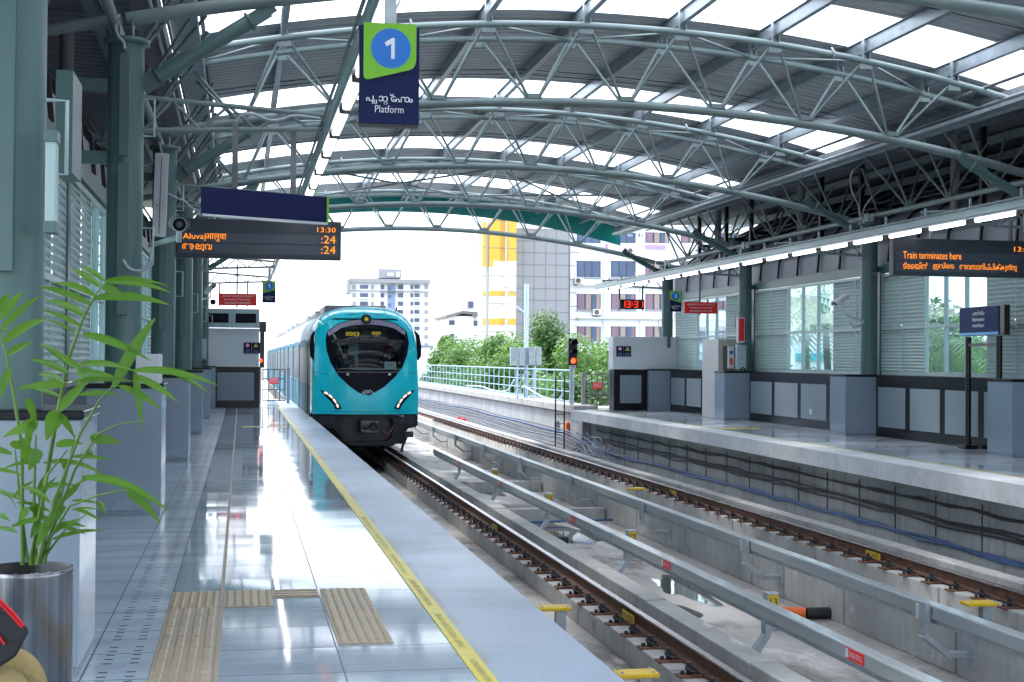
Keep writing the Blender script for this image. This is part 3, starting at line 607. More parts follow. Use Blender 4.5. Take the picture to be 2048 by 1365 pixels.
# ------------------------------------------------------------------ columns and piers
def column(x, y, sgn, label, strut=True, cover=None):
    t = thing('steel_column', label, 'column', (x, y, 1.2), 'teal steel columns'); zt = zbot(x)-.20; r = .172
    b = MB(); b.lathe((x, y, 0), [(r, 1.0), (r, zt-.01)], 28); b.build('shaft', 'steel_paint', t)
    b = MB(); b.lathe((x, y, 0), [(.001, zt-.05), (r+.05, zt-.05), (r+.05, zt), (.001, zt)], 28)
    for a in (-1, 1): b.box((x+a*.06-.008, y-.11, zt), (x+a*.06+.008, y+.11, zt+.19))
    b.build('cap_plate', 'steel_paint', t)
    b = MB(); b.box((x-.055+sgn*.0, y-r-.035, 1.9), (x+.055, y-r+.06, 3.35)); b.box((x-.05, y-r-.02, 3.42), (x+.05, y-r+.06, 4.4)); b.build('cable_cover', 'steel_paint', t, .006)
    if strut:
        p = V((x-sgn*.20, y, 4.16)); xq = x-sgn*1.27; q = V((xq, y, zbot(xq)-.14)); d = (q-p).normalized()
        b = MB(); b.tube([p+d*.12, q-d*.10], .075, 16); b.tube([p+d*.112, p+d*.14], .098, 16); b.tube([q-d*.128, q-d*.108], .098, 16); b.build('strut', 'steel_paint', t)
        b = MB(); b.bar(V((x-sgn*.15, y, 4.12)), p+d*.12, .02, .17); b.bar(q-d*.11, q+d*.10, .02, .14); b.bar(q+d*.03+V((0, 0, .03)), V((xq-sgn*.12, y, zbot(xq)-.02)), .028, .16); b.build('strut_lug', 'steel_paint', t)
    for z in (2.75, 4.0):       # loop handles
        b = MB(); xx = x-sgn*(r); b.tube([(xx, y-.02, z), (xx-sgn*.10, y-.02, z), (xx-sgn*.10, y-.02, z-.36), (xx, y-.02, z-.36)], .011, 6); b.build('loop_bracket', 'frame_paint', t)
    return t
ordl = {1: 'nearest left column, cut by the left edge of the picture', 2: 'second column of the left row, with a thick strut to the nearest truss', 3: 'third column of the left row, with a grey loudspeaker on it', 4: 'fourth column of the left row, behind the platform camera', 5: 'fifth column of the left row, by the hose cabinet', 6: 'last column of the left row, beside the white end wall'}
for k in range(1, 7): column(XL, YL[k], -1, 'teal steel column: '+ordl[k] if k > 2 else 'teal steel column, '+ordl[k])
ordr = {3: 'teal steel column at the right edge, behind the far platform display', 4: 'teal steel column of the far platform carrying a security camera', 5: 'teal steel column of the far platform with the red cabinet on it', 6: 'teal steel column at the far end of the far platform, by the digital clock'}
YR[2] = 14.0; ordr[2] = 'teal steel column of the far platform outside the right picture edge'
for k in (2, 3, 4, 5, 6): column(XR, YR[k], 1, ordr[k])
def pier(x0, x1, y, label, h=1.25):
    t = thing('column_pier', label, 'pier', ((x0+x1)/2, y, 0), 'tiled column piers'); y0, y1 = y-.36, y+.40
    b = MB(); b.box((x0, y0, .05), (x1, y1, h-.045)); b.build('tile_cladding', 'panel_blue', t, .006)
    b = MB(); b.box((x0+.01, y0+.01, 0), (x1-.01, y1-.01, .05)); b.build('skirting', 'granite_grey', t)
    e = .015; b = MB(); b.box((x0-e, y0-e, h-.045), (x1+e, y1+e, h)); b.build('coping', 'granite_black', t, .008); return t
pn = {1: 'blue-grey tiled pier behind the potted palm, nearest to camera', 2: 'blue-grey tiled pier second along the near platform, white box on top', 3: 'blue-grey tiled pier third along the near platform', 4: 'blue-grey tiled pier fourth along the near platform', 5: 'blue-grey tiled pier fifth along the near platform', 6: 'blue-grey tiled pier sixth along the near platform, by the end wall'}
for k in range(1, 7): pier(-1.62, -.73, YL[k], pn[k])
pn = {3: 'blue-grey tiled pier of the far platform cut by the right picture edge', 4: 'blue-grey tiled pier of the far platform below the security camera', 5: 'blue-grey tiled pier of the far platform below the red cabinet', 6: 'blue-grey tiled pier of the far platform beside the panelled end wall'}
pn[2] = 'blue-grey tiled pier of the far platform outside the right picture edge'
for k in (2, 3, 4, 5, 6): pier(12.05, 13.15, YR[k], pn[k])
t = MB(); t.box((-.98, YL[2]-.30, 1.25), (-.765, YL[2]+.30, 1.53)); tag(t.build('white_box', 'white_wall', None, .004), 'plain white box standing on the second pier', 'box')

# ------------------------------------------------------------------ side walls: granite dado, louvres and glass
def dado(x, sgn, y0, y1, label, npan=4):
    t = thing('dado_wall', label, 'wall', (x, y0, 0), 'granite dado walls'); xb = x+sgn*.22
    b = MB(); b.box((min(x, xb), y0, 0), (max(x, xb), y1, 1.21)); b.build('black_frame', 'granite_black', t)
    b = MB(); e = min(x-sgn*.02, xb), max(x-sgn*.02, xb); b.box((e[0], y0, 1.212), (e[1], y1, 1.25)); b.build('ledge', 'granite_black', t, .006)
    w = (y1-y0)/npan
    for i in range(npan):
        b = MB(); a, c = y0+i*w+.10, y0+(i+1)*w-.10; b.box((min(x, x-sgn*.006), a, .20), (max(x, x-sgn*.006), c, 1.0)); b.build('stone_panel', 'granite_grey', t)
    return t
def wall_bay(x, sgn, ya, yb, label, open_top=3.32):
    t = thing('louvred_wall', label, 'wall', (x, ya, 1.25), 'louvred side walls'); L = yb-ya; z0, zm, z1 = 1.25, 2.20, open_top
    post = .16; ya2 = ya+post; yb2 = yb-.02; w = yb2-ya2; wl = w*.155; wg = (w-4*wl)/3
    edges = [ya2]; kinds = ['l', 'l', 'g', 'g', 'g', 'l', 'l']
    for k in kinds: edges.append(edges[-1]+(wl if k == 'l' else wg))
    fr = lambda b, y0, y1, za, zb, d=.07: b.box((x-d/2, y0, za), (x+d/2, y1, zb))
    b = MB(); fr(b, ya2, yb2, z0, z0+.07); fr(b, ya2, yb2, z1-.06, z1)
    for i, e in enumerate(edges):
        o = .025
        fr(b, e-o, e+o, z0+.07, z1-.06, .074)
    for i, k in enumerate(kinds): fr(b, edges[i]+.025, edges[i+1]-.025, zm-.03, zm+.03, .07)
    b.build('frame', 'frame_paint', t)
    b = MB(); b.box((x-.06, ya, z0), (x+.06, ya+post, z1+.02)); b.build('post', 'steel_paint', t)
    b = MB(); b.box((x-.075, ya, z1+.02), (x+.075, yb, z1+.20)); b.build('top_beam', 'steel_paint', t)
    for i, k in enumerate(kinds):
        y0, y1 = edges[i]+.026, edges[i+1]-.026
        for za, zb in ((z0+.071, zm-.031), (zm+.031, z1-.061)):
            if k == 'g':
                b = MB(); b.box((x-.004, y0, za), (x+.004, y1, zb)); b.build('glass_pane', 'pane', t)
            else:
                b = MB(); n = 13; h = (zb-za)/n
                for j in range(n):
                    z = za+j*h; b.add([(x-sgn*.048, y0, z+.020), (x-sgn*.048, y1, z+.020), (x+sgn*.022, y1, min(z+h+.05, zb)), (x+sgn*.022, y0, min(z+h+.05, zb)), (x-sgn*.040, y0, z-.004), (x-sgn*.040, y1, z-.004)], [(0, 1, 2, 3), (4, 5, 1, 0)] if sgn > 0 else [(3, 2, 1, 0), (0, 1, 5, 4)])
                b.build('louvre_panel', 'louvre', t)
    # stub beam tying the wall post to the column
    return t
wn = {3: 'nearest far-platform bay', 4: 'middle far-platform bay', 5: 'farther far-platform bay'}
for k, nm in ((4, 'louvred and glazed wall bay behind the station name sign'), (5, 'louvred and glazed wall bay behind the security camera column'), (6, 'louvred and glazed wall bay between the digital clock and the red cabinet')):
    wall_bay(13.02, 1, YR.get(k)-(YR[4]-YR[3]) if k == 4 else YR[k-1], YR[k], nm)
wall_bay(13.02, 1, 14.0, YR[3], 'louvred and glazed wall bay cut by the right picture edge'); wall_bay(13.02, 1, 6.9, 14.0, 'louvred and glazed wall bay outside the right picture edge')
dado(12.72, 1, 14.4, YR[3]-.36, 'granite dado cut by the right picture edge'); dado(12.72, 1, 6.9, 13.64, 'granite dado outside the right picture edge')
for k, nm in ((4, 'granite dado between the two right-hand piers, behind the station name sign posts'), (5, 'granite dado with a wall socket, left of the security camera pier'), (6, 'granite dado of the far platform partly hidden by the white door frame')):
    dado(12.72, 1, YR[k-1]+.40, YR[k]-.36, nm)
for k in (2, 3, 4, 5, 6):
    wall_bay(-1.70, -1, YL[k-1], YL[k], 'louvred and glazed wall of the near platform, bay number %s from the camera seen edge-on' % ('one two three four five'.split()[k-2]))
    dado(-1.42, -1, YL[k-1]+.40, YL[k]-.36, 'granite dado of the near platform, between pier %s and the next' % ('one two three four five'.split()[k-2]))
for x, xw, Y, ks in ((XL, -1.70, YL, (1, 2, 3, 4, 5)), (XR, 13.02, YR, (3, 4, 5, 6))):
    for k in ks:
        for z in (3.42, 4.12):
            t = MB(); s = 1 if xw > x else -1; a, c = sorted((x+s*.165, xw)); t.box((a, Y[k]-.05, z-.06), (c, Y[k]+.05, z+.06))
            tag(t.build('tie_beam', 'steel_paint'), 'short beam tying a teal column back to the louvred wall', 'beam', 'beams tying columns to the walls')
# flared cladding above the louvres
def cladding(x, sgn, y0, y1, label):
    t = thing('upper_cladding', label, 'cladding', (x, y0, 3.5)); prof = [(0, 3.52), (.04, 3.95), (.55, 4.55), (1.3, 4.95), (2.4, 5.50), (3.9, 6.35 if sgn > 0 else 6.48)]
    b = MB(); b.sheet([[V((x+sgn*p, y, z)) for p, z in prof] for y in (y0, y1)], False); b.sheet([[V((x+sgn*(p+.03), y, z-.02)) for p, z in reversed(prof)] for y in (y0, y1)], False); b.build('panel', 'dark_cladding', t)
    y = y0+.6 if y0 > 0 else (10.0 if sgn > 0 else 2.0)
    while y < y1:
        b = MB()
        for (p, z), (p2, z2) in zip(prof, prof[1:]): b.bar((x+sgn*(p-.05), y, z+.03), (x+sgn*(p2-.05), y, z2+.03), .05, .045, V((0, 1, 0)))
        b.build('rib', 'black_paint', t); y += 1.22
    for j, (p, z) in enumerate(((.9, 4.95), (1.9, 5.3))):
        b = MB(); b.tube([(x+sgn*p, y0, z), (x+sgn*p, y1, z)], .035, 8); b.build('longitudinal_pipe', 'black_paint', t)
cladding(13.02, 1, -30, 42.5, 'dark flared cladding with black ribs above the far platform louvres')
cladding(-1.70, -1, -30, 43.0, 'dark flared cladding with black ribs above the near platform louvres')
# downpipes and dark service posts in the side roof
for i, (x, y) in enumerate([(13.45, 25.2), (13.5, 33.0), (13.6, 39.5), (-2.25, 12.2), (-2.3, 19.5), (-2.3, 26.5)]):
    t = MB(); t.tube([(x, y, 3.6), (x, y, 5.9)], .095, 14); tag(t.build('downpipe', 'bldg_grey'), 'grey rainwater pipe dropping behind the side wall', 'pipe', 'rainwater downpipes')
for i, (x, y) in enumerate([(13.35, 24.0), (13.35, 29.2), (13.35, 31.4), (13.4, 36.2), (13.4, 38.2), (13.4, 40.6)]):
    t = thing('roof_hanger', 'black steel hanger frame under the side roof', 'hanger', (x, y, 4), 'black hanger frames under the side roof')
    b = MB(); b.box((x-.05, y-.05, 3.7), (x+.05, y+.05, 5.85)); b.build('upright', 'black_paint', t)
    b = MB(); b.box((x+.051, y-.04, 4.05), (x+1.1, y+.04, 4.13)); b.box((x+.051, y-.04, 4.9), (x+1.6, y+.04, 4.98)); b.build('arm', 'black_paint', t)
# longitudinal pipes and cable ladder at the eaves
for sgn, x0 in ((1, 11.6), (-1, -.55)):
    sd = 'far' if sgn > 0 else 'near'
    for j, (dx, dz, r) in enumerate(((0, -.30, .03), (.28, -.42, .022), (.42, -.36, .022), (.56, -.46, .03))):
        x = x0+sgn*dx; t = MB(); t.tube([(x, 9, zroof(x)+dz), (x, 44, zroof(x)+dz)], r, 8)
        tag(t.build('service_pipe', 'purlin_steel' if j % 2 else 'roof_box'), 'long thin service pipe under the %s eave of the roof' % sd, 'pipe', 'service pipes along the eaves')
    t = thing('cable_ladder', 'steel cable ladder hanging under the %s eave' % sd, 'cable ladder', (x0, 20, 5)); x = x0+sgn*.15; z = zroof(x)-.62
    for a in (-.13, .13):
        b = MB(); b.box((x+a-.012, 10, z-.03), (x+a+.012, 44, z+.03)); b.build('side_rail', 'galv', t)
    b = MB(); b.box((x-.117, 10, z-.018), (x+.117, 44, z-.008)); b.build('tray_floor', 'galv', t)
# flexible conduits by the column heads
def conduit(pts, label, r=.016, m='galv'):
    P = []
    pts = [V(p) for p in pts]
    for i in range(len(pts)-1):
        p0, p1, p2, p3 = pts[max(i-1, 0)], pts[i], pts[i+1], pts[min(i+2, len(pts)-1)]
        for k in range(7):
            s = k/7; P.append(.5*((2*p1)+(p2-p0)*s+(2*p0-5*p1+4*p2-p3)*s*s+(3*p1-p0-3*p2+p3)*s**3))
    P.append(pts[-1]); b = MB(); b.tube(P, r, 7); return tag(b.build('flexible_conduit', m), label, 'conduit', 'flexible conduits')
conduit([at_y(*p, YR[4]-.3) for p in ((1735, 320), (1705, 345), (1702, 375), (1716, 410), (1722, 438))], 'bent conduit rising from the head of the security camera column')
conduit([at_y(*p, YR[4]-.3) for p in ((1785, 335), (1770, 370), (1738, 402), (1726, 425), (1728, 448))], 'second bent conduit at the head of the security camera column')
conduit([at_y(*p, YL[2]-.25) for p in ((237, 30), (231, 50), (236, 72), (247, 85), (249, 98))], 'rusty bent conduit over the second left column cap')
conduit([at_y(*p, YL[3]-.25) for p in ((318, 285), (322, 300), (326, 318))], 'short conduit over the third left column cap')
conduit([at_y(*p, YL[2]-.2) for p in ((468, 247), (480, 232), (505, 228), (535, 240), (560, 240), (590, 232), (640, 238))], 'wavy conduit lying along the nearest light bracket')
conduit([at_y(*p, YL[3]-.3) for p in ((285, 332), (300, 330), (316, 315))], 'conduit looping into the grey loudspeaker')
conduit([at_y(*p, YL[2]-.25) for p in ((246, 520), (258, 537), (278, 542), (297, 533), (303, 505))], 'drooping conduit low on the second left column')
conduit([at_y(*p, YL[3]-.25) for p in ((336, 388), (352, 396), (370, 404), (385, 418), (402, 424))], 'conduit sagging from the loudspeaker to the display board')
conduit([at_y(*p, YR[4]-.3) for p in ((1727, 640), (1722, 650), (1708, 654), (1700, 645))], 'conduit hooked under the far-platform camera')
# ------------------------------------------------------------------ light brackets and light lines
def bracket(xc, sgn, y, label, L=1.95):
    t = thing('light_bracket', label, 'bracket', (xc, y, 3.8), 'lattice brackets carrying the lights'); x0 = xc-sgn*.17; x1 = xc-sgn*L
    zt0, zt1, zb0, zb1 = 4.02, 3.86, 3.70, 3.80
    zt1 = 3.90; b = MB(); b.tube([(x0, y, zt0), (x1, y, zt1)], .026, 8); b.build('top_chord', 'truss_paint', t)
    b = MB(); b.tube([(x0, y, zb0), (x1, y, zb1-.02)], .026, 8); b.build('bottom_chord', 'truss_paint', t)
    b = MB(); n = 7; P = []
    for i in range(n+1):
        s = i/n; P.append(V((x0+(x1-x0)*s, y, (zt0+(zt1-zt0)*s) if i % 2 else (zb0+(zb1-.02-zb0)*s))))
    for p, q in zip(P, P[1:]): b.tube([p, q], .016, 6)
    b.build('lacing', 'truss_paint', t)
    return t
bl = {2: 'lattice bracket on the second left column, holding the blank navy sign', 3: 'lattice bracket on the third left column, holding the departure display', 4: 'lattice bracket on the fourth left column', 5: 'lattice bracket on the fifth left column, holding the small red sign', 6: 'lattice bracket on the last left column'}
for k in (2, 3, 4, 5, 6): bracket(XL, -1, YL[k], bl[k], 2.05)
bl = {3: 'lattice bracket at the right edge, holding the far display', 4: 'lattice bracket on the security camera column', 5: 'lattice bracket on the red cabinet column', 6: 'lattice bracket at the far end, above the digital clock'}
for k in (3, 4, 5, 6): bracket(XR, 1, YR[k], bl[k], 2.05)
def light_line(x, z, y0, y1, label):
    t = thing('light_line', label, 'light fitting', (x, y0, z)); b = MB(); b.box((x-.085, y0, z+.075), (x+.085, y1, z+.19)); b.build('trunking', 'frame_paint', t, .01); b = MB(); b.box((x-.06, y0, z+.045), (x+.06, y1, z+.0745)); b.build('reflector', 'alu', t)
    b = MB(); b.box((x-.11, y0, z+.195), (x-.088, y1, z+.22)); b.box((x+.088, y0, z+.195), (x+.11, y1, z+.22)); b.build('cable_rail', 'truss_paint', t)
    y = y0
    while y < y1-1:
        b = MB(); b.box((x-.035, y+.20, z-.012), (x+.035, y+1.24, z+.044)); b.build('tube', 'tube_light', t, .015)
        b = MB(); b.lathe((x, y+.02, z), [(.001, -.005), (.05, -.005), (.05, .044), (.001, .044)], 12); b.build('joint', 'coupler', t)
        b = MB(); b.box((x-.015, y-.015, z+.191), (x+.015, y+.015, z+.36)); b.build('hanger', 'galv', t)
        y += 1.42
light_line(.86, 3.62, 6.6, 43, 'long line of bright light tubes over the near platform')
light_line(10.70, 3.60, 12.5, 42.2, 'long line of light tubes along the far platform')
# ------------------------------------------------------------------ hanging signs
X1, Z1 = V((1, 0, 0)), V((0, 0, 1))
def px_rect(u0, v0, u1, v1, y):
    a, c = at_y(u0, v0, y), at_y(u1, v1, y); return a.x, c.x, c.z, a.z
# Malayalam word set glyph by glyph: (sign, advance, scale, drop)
ML = [('പ', .62, 1, 0), ('ല', .72, .72, -.26), ('ാ', .40, 1, 0), ('റ', .14, .92, .02), ('റ', .66, .62, -.34), ('്', .10, 1, .0), ('േ', .50, 1, 0), ('ഫ', 1.0, 1, 0), ('ാ', .42, 1, 0), ('ം', .40, 1, 0)]
def glyphs(name, seq, loc, m, parent, wid):
    tot = sum(q[1] for q in seq); k = wid/tot; x = -tot/2; vs, fs = [], []
    for ch, adv, sc, drop in seq:
        c = bpy.data.curves.new('t', 'FONT'); c.body = ch; c.resolution_u = 2; c.offset = .010; o = bpy.data.objects.new('t', c); COL.objects.link(o); bpy.context.view_layer.update()
        me = bpy.data.meshes.new_from_object(o.evaluated_get(bpy.context.evaluated_depsgraph_get())); bpy.data.objects.remove(o); n = len(vs); xm = min(v.co.x for v in me.vertices)
        vs += [V((x+(v.co.x-xm)*sc, 0, v.co.y*sc+drop)) for v in me.vertices]; fs += [tuple(i+n for i in p.vertices) for p in me.polygons]; x += adv
    zc = .28; b = MB(); b.add([V(loc)+V((v.x*k, 0, (v.z-zc)*k)) for v in vs], fs); return b.build(name, m, parent)
def platform_sign(x0, x1, z0, z1, y, num, label, mirror=False):
    t = thing('platform_sign', label, 'sign', ((x0+x1)/2, y, z0), 'hanging platform signs'); W, H = x1-x0, z1-z0
    b = MB(); b.box((x0, y, z0), (x1, y+.055, z1-.02*H/1.0)); b.build('board', 'navy', t, .004)
    b = MB(); b.box((x0+.01*W, y-.002, z0-.012), (x1-.01*W, y+.057, z0)); b.build('base_trim', 'black_paint', t)
    g = [(.06, 1.0), (.94, 1.0), (.94, .66), (.936, .62), (.922, .588), (.895, .56), (.85, .54), (.17, .428), (.125, .424), (.085, .435), (.062, .46)]
    if mirror: g = [(1-a, c) for a, c in reversed(g)]
    poly = [V((x0+W*a, y-.012, z0+H*(c*.985+.015))) for a, c in g]
    b = MB(); b.prism(poly, (0, .0115, 0)); b.build('green_plate', 'sign_green', t)
    cx, cz, r = x0+W*.515, z0+H*.75, W*.333; b = MB(); b.lathe((cx, y-.0125, cz), [(.001, 0), (r, 0)], 40, 'y'); b.build('blue_disc', 'sign_blue', t)
    if num == '1':
        h = H*.104; b = MB(); b.add([(cx+a*h, y-.0145, cz+c*h) for a, c in ((.02, -1), (.36, -1), (.36, 1), (.10, 1), (-.62, .52), (-.42, .16), (.02, .44))], [tuple(range(7))]); b.build('numeral', 'white_letters', t)
    else: text('numeral', num, (cx, y-.0145, cz), 'white_letters', t, h=H*.185, bold=.02)
    glyphs('malayalam_word', ML, (x0+W*.5, y-.003, z0+H*.25), 'white_letters', t, W*.78)
    text('english_word', 'Platform', (x0+W*.5, y-.003, z0+H*.148), 'white_letters', t, h=H*.072, wid=W*.48, bold=-.004)
    b = MB(); b.box((cx-.03, y+.01, z1-.02*H), (cx+.03, y+.045, 3.72)); b.build('hanger', 'galv', t)
    return t
platform_sign(*px_rect(720, 45, 838, 251, 7.3), 7.3, '1', 'large navy and green hanging sign with number 1 on a blue disc, nearest to camera')
platform_sign(*px_rect(525, 562, 551, 605, 35.2), 35.2, '1', 'small distant hanging sign with a number 1, beside the left red sign')
platform_sign(*px_rect(1339, 582, 1363, 623, 35.2), 35.2, '2', 'small hanging sign with a number 2 in front of a teal column', True)
# blank navy board
y = 13.75; x0, x1, z0, z1 = px_rect(402, 373, 655, 433.5, y); x1 = at_y(653, 430, y+.6).x
t = thing('hanging_board', 'blank navy hanging board with a lime green edge, in front of the departure display', 'sign board', ((x0+x1)/2, y, z0))
yy = lambda x: y+.30*(x-x0)/(x1-x0)*-1
b = MB(); b.add([(x0, y, z0), (x1, y+.6, z0), (x1, y+.6, z1), (x0, y, z1), (x0, y+.07, z0), (x1, y+.67, z0), (x1, y+.67, z1), (x0, y+.07, z1)], [(0, 1, 2, 3), (7, 6, 5, 4), (0, 4, 5, 1), (3, 2, 6, 7), (0, 3, 7, 4), (1, 5, 6, 2)]); b.build('board', 'navy', t)
b = MB(); b.box((x1+.001, y+.59, z0-.005), (x1+.024, y+.68, z1+.005)); b.build('green_edge', 'sign_green', t)
b = MB(); b.bar((x0, y+.035, z0-.012), (x1, y+.635, z0-.012), .075, .02); b.build('bottom_trim', 'alu', t)
for u in (470, 591):
    p = at_y(u, 300, y); b = MB(); yq = y+.6*(p.x-x0)/(x1-x0)+.11; b.box((p.x-.028, yq-.03, z1-.1), (p.x+.028, yq+.03, 3.78)); b.build('hanger_post', 'roof_box', t)
def display(u0, v0, u1, v1, y, label, lines, x1=None):
    X0, X1_, Z0, Z1_ = px_rect(u0, v0, u1, v1, y)
    if x1: X1_ = x1
    t = thing('departure_display', label, 'display', ((X0+X1_)/2, y, Z0), 'hanging departure displays'); H = Z1_-Z0
    b = MB(); b.box((X0, y, Z0), (X1_, y+.16, Z1_)); b.build('case', 'display_case', t, .012)
    for a, c in ((.40, .635), (.115, .36)):
        b = MB(); b.box((X0+.05, y-.004, Z0+H*a), (X1_-.05, y-.0005, Z0+H*c)); b.build('led_panel', 'display_strip', t)
    for body, ux, uz, h, wid, al in lines:
        text('led_text', body, (at_y(ux, 470, y).x, y-.008, Z0+H*uz), 'led_amber', t, h=H*h, wid=wid, align=al, bold=-.006)
    for f in (.25, .75):
        x = X0+(X1_-X0)*f; b = MB(); b.box((x-.03, y+.05, Z1_), (x+.03, y+.11, 3.80)); b.build('hanger_post', 'roof_box', t)
    return t
display(352, 436, 682, 521, 21.3, 'near platform departure display with amber letters, half hidden by the blank navy board',
        [('13:30', 671, .78, .125, .27, 'RIGHT'), ('Aluva|', 366, .52, .185, .32, 'LEFT'), ('आलुवा', 411, .515, .20, .30, 'LEFT'), (':24', 671, .53, .20, .21, 'RIGHT'), ('ആലുവ', 365, .25, .19, .42, 'LEFT'), (':24', 671, .26, .20, .21, 'RIGHT')])
display(1787, 476, 2048, 556, 21.0, 'far platform departure display announcing that the train terminates, cut by the right edge',
        [('13:30', 2028, .77, .13, .34, 'LEFT'), ('Train terminates here', 1806, .55, .19, 1.0, 'LEFT'), ('ട്രെയിൻ', 1806, .27, .19, .42, 'LEFT'), ('ഇ\u0d35ി\u0d46ട', 1866, .27, .19, .36, 'LEFT'), ('അവസാനിപ്പിക്കുന്നു', 1919, .26, .22, 1.0, 'LEFT')], x1=12.9)
def red_sign(u0, v0, u1, v1, y, label, postu):
    X0, X1_, Z0, Z1_ = px_rect(u0, v0, u1, v1, y); t = thing('warning_sign', label, 'sign', ((X0+X1_)/2, y, Z0), 'red emergency signs'); H, W = Z1_-Z0, X1_-X0
    b = MB(); b.box((X0, y, Z0), (X1_, y+.05, Z1_)); b.build('board', 'sign_red', t, .005)
    text('malayalam_line', 'എമർജൻസി ട്രിപ്പ് സ്വിച്ച്', ((X0+X1_)/2, y-.004, Z0+H*.78), 'white_letters', t, h=H*.22, wid=W*.84, bold=.01)
    text('english_line', 'Emergency Trip Switch', ((X0+X1_)/2, y-.004, Z0+H*.49), 'white_letters', t, h=H*.18, wid=W*.68, bold=.01)
    text('hindi_line', 'आपातकालीन ट्रिप स्विच', ((X0+X1_)/2, y-.004, Z0+H*.20), 'white_letters', t, h=H*.21, wid=W*.68, bold=.01)
    for u in postu:
        x = at_y(u, v0, y).x; b = MB(); b.box((x-.02, y+.051, Z0-.05), (x+.02, y+.09, 3.8)); b.build('hanger_post', 'roof_box', t)
    return t
red_sign(437, 587, 513, 612, 35.6, 'red three-line emergency sign over the near platform monitors', (474, ))
red_sign(1369, 604, 1435, 628, 37.0, 'red three-line emergency sign over the far platform', (1401, ))
def seg_digit(b, ch, x, z, w, h, y, th):
    seg = {'0': 'abcdef', '1': 'bc', '3': 'abcdg'}[ch]
    Q = {'a': (x, z+h-th, x+w, z+h), 'g': (x, z+h/2-th/2, x+w, z+h/2+th/2), 'd': (x, z, x+w, z+th), 'b': (x+w-th, z+h/2, x+w, z+h), 'c': (x+w-th, z, x+w, z+h/2), 'f': (x, z+h/2, x+th, z+h), 'e': (x, z, x+th, z+h/2)}
    for s in seg: x0, za, x1, zb = Q[s]; b.box((x0, y-.006, za), (x1, y, zb))
def clock(X0, X1_, Z0, Z1_, y, label):
    t = thing('digital_clock', label, 'clock', ((X0+X1_)/2, y, Z0), 'hanging digital clocks'); W, H = X1_-X0, Z1_-Z0
    b = MB(); b.box((X0, y, Z0), (X1_, y+.10, Z1_)); b.build('case', 'black_paint', t, .006)
    h = H*.66; wd = W*.155; th = .022; z = Z0+H*.17; xs_ = [.06, .27, .58, .79]
    for c, f in zip('1331', xs_):
        b = MB(); seg_digit(b, c, X0+W*f, z, wd, h, y-.001, th); b.build('led_digit', 'led_red', t)
    b = MB(); [b.box((X0+W*.485, y-.006, zz), (X0+W*.515, y-.001, zz+.035)) for zz in (z+h*.25, z+h*.65)]; b.build('led_colon', 'led_red', t)
    for x in (X0+.01, X1_-.03):
        b = MB(); b.box((x-.02, y+.101, Z0-.04), (x+.02, y+.14, 3.75)); b.build('hanger_post', 'black_paint', t)
clock(*px_rect(1240, 599, 1289, 619, 41.4), 41.4, 'red digital clock reading 13:31 in front of the white office block')
p = at_y(437, 590, 43.2); clock(-.66, .20, 3.08, 3.40, 43.4, 'red digital clock hidden behind the left red sign, mirrored in the floor')
# ------------------------------------------------------------------ station name sign
t = thing('station_name_sign', 'navy station name sign on two black posts before the far dado', 'sign', (11.3, 20.3, 0))
Pl, Pr = V((12.50, 22.95, 0)), V((12.42, 21.78, 0))
def up_to(P, v):     # height on the vertical through P at picture row v
    best = None
    for i in range(500):
        z = i*.006; q = P+V((0, 0, z))-EYE; vv = V0-F*q.dot(UPV)/q.dot(FWD)
        if vv <= v: return z
    return 2
zl = up_to(Pl, 675)
for P in (Pl, Pr):
    b = MB(); b.tube([P, P+V((0, 0, zl))], .05, 14); b.build('post', 'black_paint', t)
    b = MB(); b.box((P.x-.13, P.y-.13, 0), (P.x+.13, P.y+.13, .07)); b.build('foot', 'black_paint', t, .01)
d = (Pr-Pl).normalized(); nrm = V((d.y, -d.x, 0))
if nrm.dot(EYE-Pl) < 0: nrm = -nrm
b = MB(); b.bar(Pl+V((0, 0, zl-.14)), Pr+V((0, 0, zl-.14)), .05, .05); b.build('tie_bar', 'black_paint', t)
A0, A1 = Pl-d*.23+nrm*.06, Pr+d*.10+nrm*.06; zt, zb = up_to(Pl, 617), zl+.015
b = MB(); A, B_ = Pl-d*.20, Pr+d*.28
b.bar((A+B_)/2+V((0, 0, zb)), (A+B_)/2+V((0, 0, zt+.01)), (B_-A).length, .10, nrm); bd = b.build('board', 'black_paint', t)
b = MB(); f0, f1 = A0+nrm*.002, A1+nrm*.002
b.quad(f0+V((0, 0, zb)), f1+V((0, 0, zb)), f1+V((0, 0, zt)), f0+V((0, 0, zt))); b.build('face', 'navy_sign', t)
b = MB(); b.quad(f0+nrm*.002+V((0, 0, zb+.01)), f1+nrm*.002+V((0, 0, zb+.01)), f1+nrm*.002+V((0, 0, zb+.055)), f0+nrm*.002+V((0, 0, zb+.055))); b.build('blue_band', 'sign_sky', t)
c0 = (f0+f1)/2+nrm*.004
for s, fz, h in (('പാലാരിവട്ടം', .80, .055), ('Palarivattom', .57, .045), ('पालारिवट्टम', .34, .055)):
    text('name_line', s, c0+V((0, 0, zb+(zt-zb)*fz)), 'white_letters', t, h=h*1.4, wid=.46, x=d, bold=.015)
